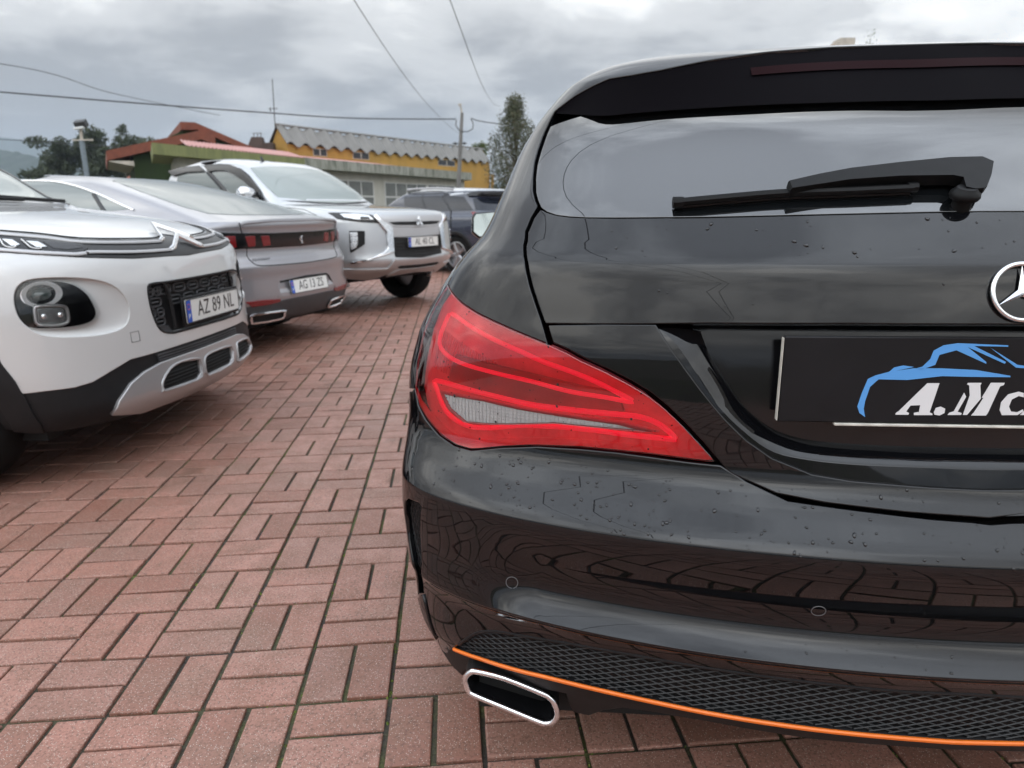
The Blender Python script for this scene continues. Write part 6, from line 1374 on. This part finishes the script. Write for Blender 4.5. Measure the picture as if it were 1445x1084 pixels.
# --- floodlight pole, utility poles, cables
fl = empty('floodlight_pole', (-13.05, 22, 0)); tag(fl, 'grey steel pole with a floodlight at its top, left of the green house', 'lamp post')
mb = MB(); mb.tube([(0, 0, 0), (0.02, 0, 3.28)], [.075, .072], 12); mb.build('pole', M['steel_blue'], fl)
mb = MB(); mb.tube([(0.02, 0, 3.28), (.04, 0, 3.62)], [.045, .04], 8); mb.box((.06, 0, 3.30), (.62, .05, .04)); mb.build('bracket', M['soffit'], fl)
mb = MB(); mb.box((.09, -.02, 3.76), (.34, .22, .20), Matrix.Rotation(-.12, 3, 'Y') @ Matrix.Rotation(.5, 3, 'X'), bev=.02); fh_ = mb.build('floodlight', M['grey_plastic'], fl, sharp=30)
mb = MB(); mb.box((.06, -.1, 3.63), (.30, .10, .06), Matrix.Rotation(-.12, 3, 'Y'), bev=.01); mb.build('lamp_glass', M['lamp_white'], fh_, sharp=30)
up = empty('utility_pole', (-3.02, 40, 0)); tag(up, 'concrete utility pole in front of the yellow building', 'utility pole')
mb = MB(); mb.tube([(-.08, 0, 0), (.42, 0, 6.35)], [.15, .085], 8); mb.build('pole', M['pole_conc'], up)
mb = MB(); mb.tube([(.40, 0, 6.3), (.37, 0, 6.62), (.30, -.05, 6.72)], [.05, .05, .04], 6); mb.box((.32, -.05, 6.76), (.18, .12, .08)); mb.build('pole_cap', M['soffit'], up)
mb = MB(); mb.tube([(.1, 0, 5.98), (.05, 0, 5.7), (.25, 0, 5.42), (.36, -.1, 5.36), (.7, 0, 5.36), (.98, 0, 5.5), (1.02, 0, 5.8), (.9, 0, 6.02)], .028, 6); mb.build('jumper_loop', M['cable'], up)
mb = MB(); mb.box((.24, 0, 4.75), (.8, .05, .05)); mb.box((.0, 0, 4.75), (.1, .08, .12)); mb.box((.5, 0, 4.75), (.1, .08, .12)); mb.build('crossarm', M['cable'], up, smooth=False)
u2 = empty('timber_pole', (-43.6, 60, 0)); tag(u2, 'dark timber pole in front of the distant hills', 'utility pole'); mb = MB(); mb.tube([(0, 0, 0), (0, 0, 5.1)], [.16, .12], 6); mb.box((0, 0, 4.9), (.9, .1, .1)); mb.build('pole', M['brown_brick'], u2)
def cable(pts, r_, label):
    mb = MB(); mb.tube(smooth_line(pts, False, 14), r_, 5); return tag(mb.build('overhead_cable', M['cable']), label, 'cable', 'overhead cables')
cable([(-40, 20, 6.6), (-20.79, 30, 5.99), (-16.2, 32.5, 5.86), (-12.05, 35, 5.80), (-8.0, 37.5, 5.80), (-2.95, 40, 6.02)], .030, 'thick black cable sagging from the left edge to the utility pole')
cable([(-2.1, 40, 6.05), (-1.2, 41, 5.95), (3, 45, 5.9)], .026, 'short cable from the utility pole to the bushy tree')
cable([(-45, 36, 10.4), (-30.88, 45, 10.04), (-29.6, 55, 9.9), (-27.84, 70, 10.27)], .024, 'faint thin cable high at the left above the floodlight')
cable([(-38, 28, 5.2), (-26.0, 36, 4.83), (-19.5, 44, 4.8), (-15.0, 52, 5.0)], .018, 'faintest low cable passing behind the floodlight head')
cable([(-1.2, -25, 7.4), (-2.1, -8, 5.75), (-2.45, 2, 5.15), (-2.86, 14, 4.9), (-3.25, 27, 5.2), (-3.7, 45, 6.2), (-4.07, 60, 7.29)], .0085, 'thin cable slanting down the sky towards the utility pole')
cable([(-1.9, -25, 6.6), (-1.62, -8, 5.4), (-1.4, 2, 4.95), (-1.08, 14, 4.88), (-1.0, 27, 5.6), (-.9, 43, 7.2), (-.8, 60, 9.46)], .0085, 'thin cable slanting down the sky towards the bushy tree')
# --- hills
def ridge(name, x0, x1, y, zf, depth, mat, st):
    n = int((x1 - x0) / st); V = []; F = []
    for i in range(n + 1):
        x = x0 + (x1 - x0) * i / n; V += [(x, y - depth, -6), (x, y - depth * .45, zf(x) * .55), (x, y, zf(x)), (x, y + depth, -6)]
    for i in range(n): F += [(i * 4 + j, i * 4 + j + 4, i * 4 + j + 5, i * 4 + j + 1) for j in range(3)]
    return tag(mesh_obj(name, V, F, mat, smooth=True), kind='structure')
def mat_forest(name, a, b):
    mt, t, o = new_mat(name); N = NT(t); c = N.ramp(N.noise(N.pos(), .05, 8, .7), [(.35, a), (.65, b)]); bb = N.n('ShaderNodeBsdfPrincipled', {'Base Color': c, 'Roughness': .95}); t.links.new(bb.outputs[0], o.inputs[0]); return mt
mfor = mat_forest('hazy_forest_cover', (.018, .032, .026), (.04, .062, .05))  # forest greens shifted to blue, some distance haze mixed into the colour
rr = random.Random(11)
def nz(x, k, s): return sum(math.sin(x * k * (1.9 ** i) + s * (i + 1) * 1.7) / 1.7 ** i for i in range(6))
ridge('hills', -2300, 900, 1900, lambda x: max(20, 205 - (x + 1370) * .10 * (1 if x > -1370 else -.3) + 7 * nz(x, .004, 1)), 500, mfor, 12)
ridge('near_hills', -1200, 500, 720, lambda x: max(8, 63 - (x + 500) * .22 * (1 if x > -500 else -.2) + 2.2 * nz(x, .012, 2) + rr.uniform(0, 2.2)), 200, mfor, 3)
# --- trees
def mat_leaf(name, cs):
    mt, t, o = new_mat(name); N = NT(t); at = N.n('ShaderNodeAttribute', attribute_name='tone').outputs['Fac']
    c = N.ramp(at, [(i / (len(cs) - 1), x) for i, x in enumerate(cs)])
    b = N.n('ShaderNodeBsdfPrincipled', {'Base Color': c, 'Roughness': .6}); tr = N.n('ShaderNodeBsdfTranslucent', {'Color': c}); mx = N.n('ShaderNodeMixShader', {0: .25, 1: b.outputs[0], 2: tr.outputs[0]}); t.links.new(mx.outputs[0], o.inputs[0]); return mt
M['leaf_euc'] = mat_leaf('leaf_eucalyptus', [(.024, .034, .014), (.042, .056, .024), (.068, .086, .038), (.10, .112, .055)])
M['leaf_olive'] = mat_leaf('leaf_olive', [(.04, .045, .022), (.08, .09, .045), (.13, .14, .075), (.17, .125, .08)])
M['leaf_bright'] = mat_leaf('leaf_bright', [(.04, .06, .012), (.08, .11, .02), (.12, .15, .03)])
M['bark'] = pbsdf('bark', (.11, .085, .065), .9, grime=.4, gscale=6)
def tree(name, base, H, clumps, leafm, label, nleaf, lsize, trunk_r=.12, seed=1, group=None, droop=0.0, limbs=True, ztr=None):
    r = np.random.default_rng(seed); e = empty(name, base); tag(e, label, 'tree', group)
    mb = MB(); top = np.array([r.normal(0, .02) * H, r.normal(0, .02) * H, (ztr or H * .86)])
    tr = [np.array([0, 0, -.2])] + [top * t + np.array([r.normal(0, .012), r.normal(0, .012), 0]) * H for t in (.25, .5, .75)] + [top]
    mb.tube(tr, [trunk_r, trunk_r * .8, trunk_r * .62, trunk_r * .42, trunk_r * .15], 7)
    if limbs:
        for c in clumps[::1]:
            cz = np.array(c[:3]); t0 = min(.95, max(.15, (cz[2] - .28 * H) / top[2])); st = top * t0
            mb.tube([st, st * .45 + cz * .55 + np.array([0, 0, -.03 * H]), cz], [trunk_r * .3, trunk_r * .2, trunk_r * .06], 5)
    mb.build('trunk', M['bark'], e)
    ws = np.array([c[3] * c[4] * c[5] for c in clumps]) ** .8; ks = r.choice(len(clumps), nleaf, p=ws / ws.sum()); C_ = np.array(clumps)[ks]
    u = r.normal(size=(nleaf, 3)); u /= np.linalg.norm(u, axis=1, keepdims=True); rad_ = r.random(nleaf) ** .45
    P = C_[:, :3] + u * rad_[:, None] * C_[:, 3:6]
    P += r.normal(0, .25, (nleaf, 3)) * C_[:, 3:6] * (r.random((nleaf, 1)) < .18)
    a = r.normal(size=(nleaf, 3)); a[:, 2] -= droop; a /= np.linalg.norm(a, axis=1, keepdims=True); b = np.cross(a, r.normal(size=(nleaf, 3))); b /= np.linalg.norm(b, axis=1, keepdims=True)
    s = lsize * (.6 + .8 * r.random((nleaf, 1))); V = np.stack([P - a * s, P + b * s * .38, P + a * s, P - b * s * .38], 1).reshape(-1, 3)
    F = np.arange(nleaf * 4).reshape(-1, 4)
    me = bpy.data.meshes.new('crown'); me.vertices.add(len(V)); me.vertices.foreach_set('co', V.astype(np.float32).ravel()); me.loops.add(len(V)); me.loops.foreach_set('vertex_index', F.astype(np.int32).ravel()); me.polygons.add(nleaf); me.polygons.foreach_set('loop_start', (np.arange(nleaf) * 4).astype(np.int32)); me.update(); me.validate()
    tn = np.repeat(np.clip(r.normal(.45, .22, nleaf) + (r.random(len(clumps))[ks] - .5) * .35, 0, 1), 4).astype(np.float32)
    at = me.attributes.new('tone', 'FLOAT', 'POINT'); at.data.foreach_set('value', tn); me.materials.append(M[leafm])
    o = bpy.data.objects.new('crown', me); COL.objects.link(o); o.parent = e; return e
rt = np.random.default_rng(5)
def cloud_of(n, fx, fz, sx, sz, seed):
    r = np.random.default_rng(seed); return [(r.normal(0, fx), r.normal(0, fx), fz[0] + (fz[1] - fz[0]) * t, sx * (.7 + .6 * r.random()), sx * (.7 + .6 * r.random()), sz * (.7 + .6 * r.random())) for t in np.linspace(0, 1, n)]
cl_ = []
for i in range(46):
    t = (i + .5) / 46; z = 1.0 + 4.9 * t; wd = 1.62 * math.sin(pi * min(1, .18 + t * .88)) ** .7 + .12; a = i * 2.4
    cl_.append((wd * .62 * cos(a) * (.5 + rt.random() * .6), wd * .62 * sin(a) * (.5 + rt.random() * .6), z, .34 + .15 * rt.random(), .34, .42 + .2 * rt.random()))
tree('bushy_tree', (.25, 33, 0), 6.2, cl_, 'leaf_olive', 'tall olive green feathery tree beside the black car pillar', 13000, .06, .10, 2, droop=.6)
for i, (x, y, H, wd, lab) in enumerate([(-58.5, 88, 10.3, 1.9, 'first tall eucalyptus from the left with the distant hills beside it'), (-55.6, 91, 10.7, 1.5, 'second eucalyptus of the row with a narrow high crown'), (-53.6, 88, 11.3, 1.6, 'tallest dark eucalyptus just left of the floodlight pole'), (-50.9, 90, 10.6, 1.7, 'eucalyptus directly behind the floodlight pole'), (-48.4, 91, 10.0, 1.5, 'eucalyptus standing just right of the floodlight pole'), (-46.0, 89, 10.1, 1.6, 'low crowned eucalyptus in the gap left of the terracotta roof'), (-44.0, 90, 9.4, 1.4, 'last eucalyptus of the row touching the terracotta eave')]):
    c = cloud_of(16, wd * .5, (4.0, H - .5), 1.15, .85, 20 + i) + cloud_of(10, wd * .8, (2.5, H * .75), 1.2, 1.1, 60 + i)
    tree('eucalyptus', (x + 2.6, y, 0), H, c, 'leaf_euc', lab, 7500, .23, .16, 30 + i, 'eucalyptus trees beyond the grey fastback', droop=.5)
tree('eucalyptus', (-45.2, 84, 0), 11.4, [(-.9, 0, 8.9, .45, .4, .45), (-.5, 0, 9.6, .5, .4, .4), (.2, 0, 10.5, .7, .5, .5), (.6, 0, 9.3, .5, .5, .6), (.1, 0, 8.7, .6, .5, .5), (.5, 0, 11.0, .4, .4, .3)], 'leaf_euc', 'spindly eucalyptus with sparse tufts against the sky', 700, .17, .08, 77, 'eucalyptus trees beyond the grey fastback')
for i, (x, y, s, lab) in enumerate([(-50.5, 84, 2.2, 'bright green bush below the floodlight pole'), (-56.0, 84, 1.8, 'bright green bush at the foot of the first eucalyptus'), (-46.5, 83, 1.9, 'bright green bush left of the green house wall')]):
    tree('bush', (x, y, 0), 5.2, cloud_of(10, s * .6, (1.2, 4.6), 1.0, .8, 90 + i), 'leaf_bright', lab, 1500, .18, .1, 95 + i, limbs=False)
tree('edge_tree', (-29.6, 40, 0), 5.2, cloud_of(14, .35, (1.5, 4.9), .5, .5, 14), 'leaf_euc', 'dark tree at the very left edge above the white crossover', 2500, .09, .1, 15)
tree('roof_tree', (-2.6, 62, 0), 7.2, cloud_of(8, .35, (5.4, 6.6), .5, .4, 16), 'leaf_bright', 'small tree top showing over the corrugated roof end', 1200, .12, .1, 17)
tree('bare_tree', (13.75, 28.3, 0), 7.5, cloud_of(6, .2, (6.2, 7.3), .22, .4, 18), 'leaf_bright', 'thin twiggy tree top beside the beige chimney', 160, .05, .05, 19)
tree('round_tree', (20.4, 28.2, 0), 7.3, cloud_of(9, .3, (5.3, 7.0), .6, .5, 21), 'leaf_euc', 'tree top at the right edge above the black car roof', 2500, .09, .1, 22)
# --- small things between the trees and the cars
mb = MB(); mb.box((-46.2, 68.0, 3.95), (1.0, .08, .42)); mb.tube([(-46.5, 68.1, 0), (-46.5, 68.1, 3.8)], .05, 6); mb.tube([(-45.9, 68.1, 0), (-45.9, 68.1, 3.8)], .05, 6); tag(mb.build('green_sign', pbsdf('sign_green', (.10, .34, .17), .5), smooth=False), 'small pale green board below the first eucalyptus', 'sign')
sh_ = empty('small_house'); tag(sh_, 'small house with a terracotta roof seen past the green house', 'house')
mb = MB(); slab(mb, [(-33.6, 62), (-30.2, 62), (-30.2, 66), (-33.6, 66)], 0, 3.5); mb.build('wall', M['w_white'], sh_, smooth=False)
mb = MB(); mb.add([(-34, 61.6, 3.5), (-29.8, 61.6, 3.5), (-29.8, 66.4, 3.5), (-34, 66.4, 3.5), (-34, 64, 4.6), (-29.8, 64, 4.6)], [(0, 1, 5, 4), (2, 3, 4, 5), (1, 2, 5), (3, 0, 4), (0, 3, 2, 1)]); mb.build('roof', M['terracotta'], sh_, smooth=False)
# --- hazy air
mt = bpy.data.materials.new('haze_air'); mt.use_nodes = True; t = mt.node_tree; t.nodes.clear(); o_ = t.nodes.new('ShaderNodeOutputMaterial'); pv_ = t.nodes.new('ShaderNodeVolumePrincipled'); pv_.inputs['Color'].default_value = (.74, .86, 1.0, 1); pv_.inputs['Density'].default_value = .00034; pv_.inputs['Anisotropy'].default_value = .2; t.links.new(pv_.outputs[0], o_.inputs['Volume'])
if HAZE:
    mb = MB(); mb.box((0, 0, 126.0), (5100, 5100, 266.0)); hz_ = mb.build('haze', mt, smooth=False); tag(hz_, kind='stuff')
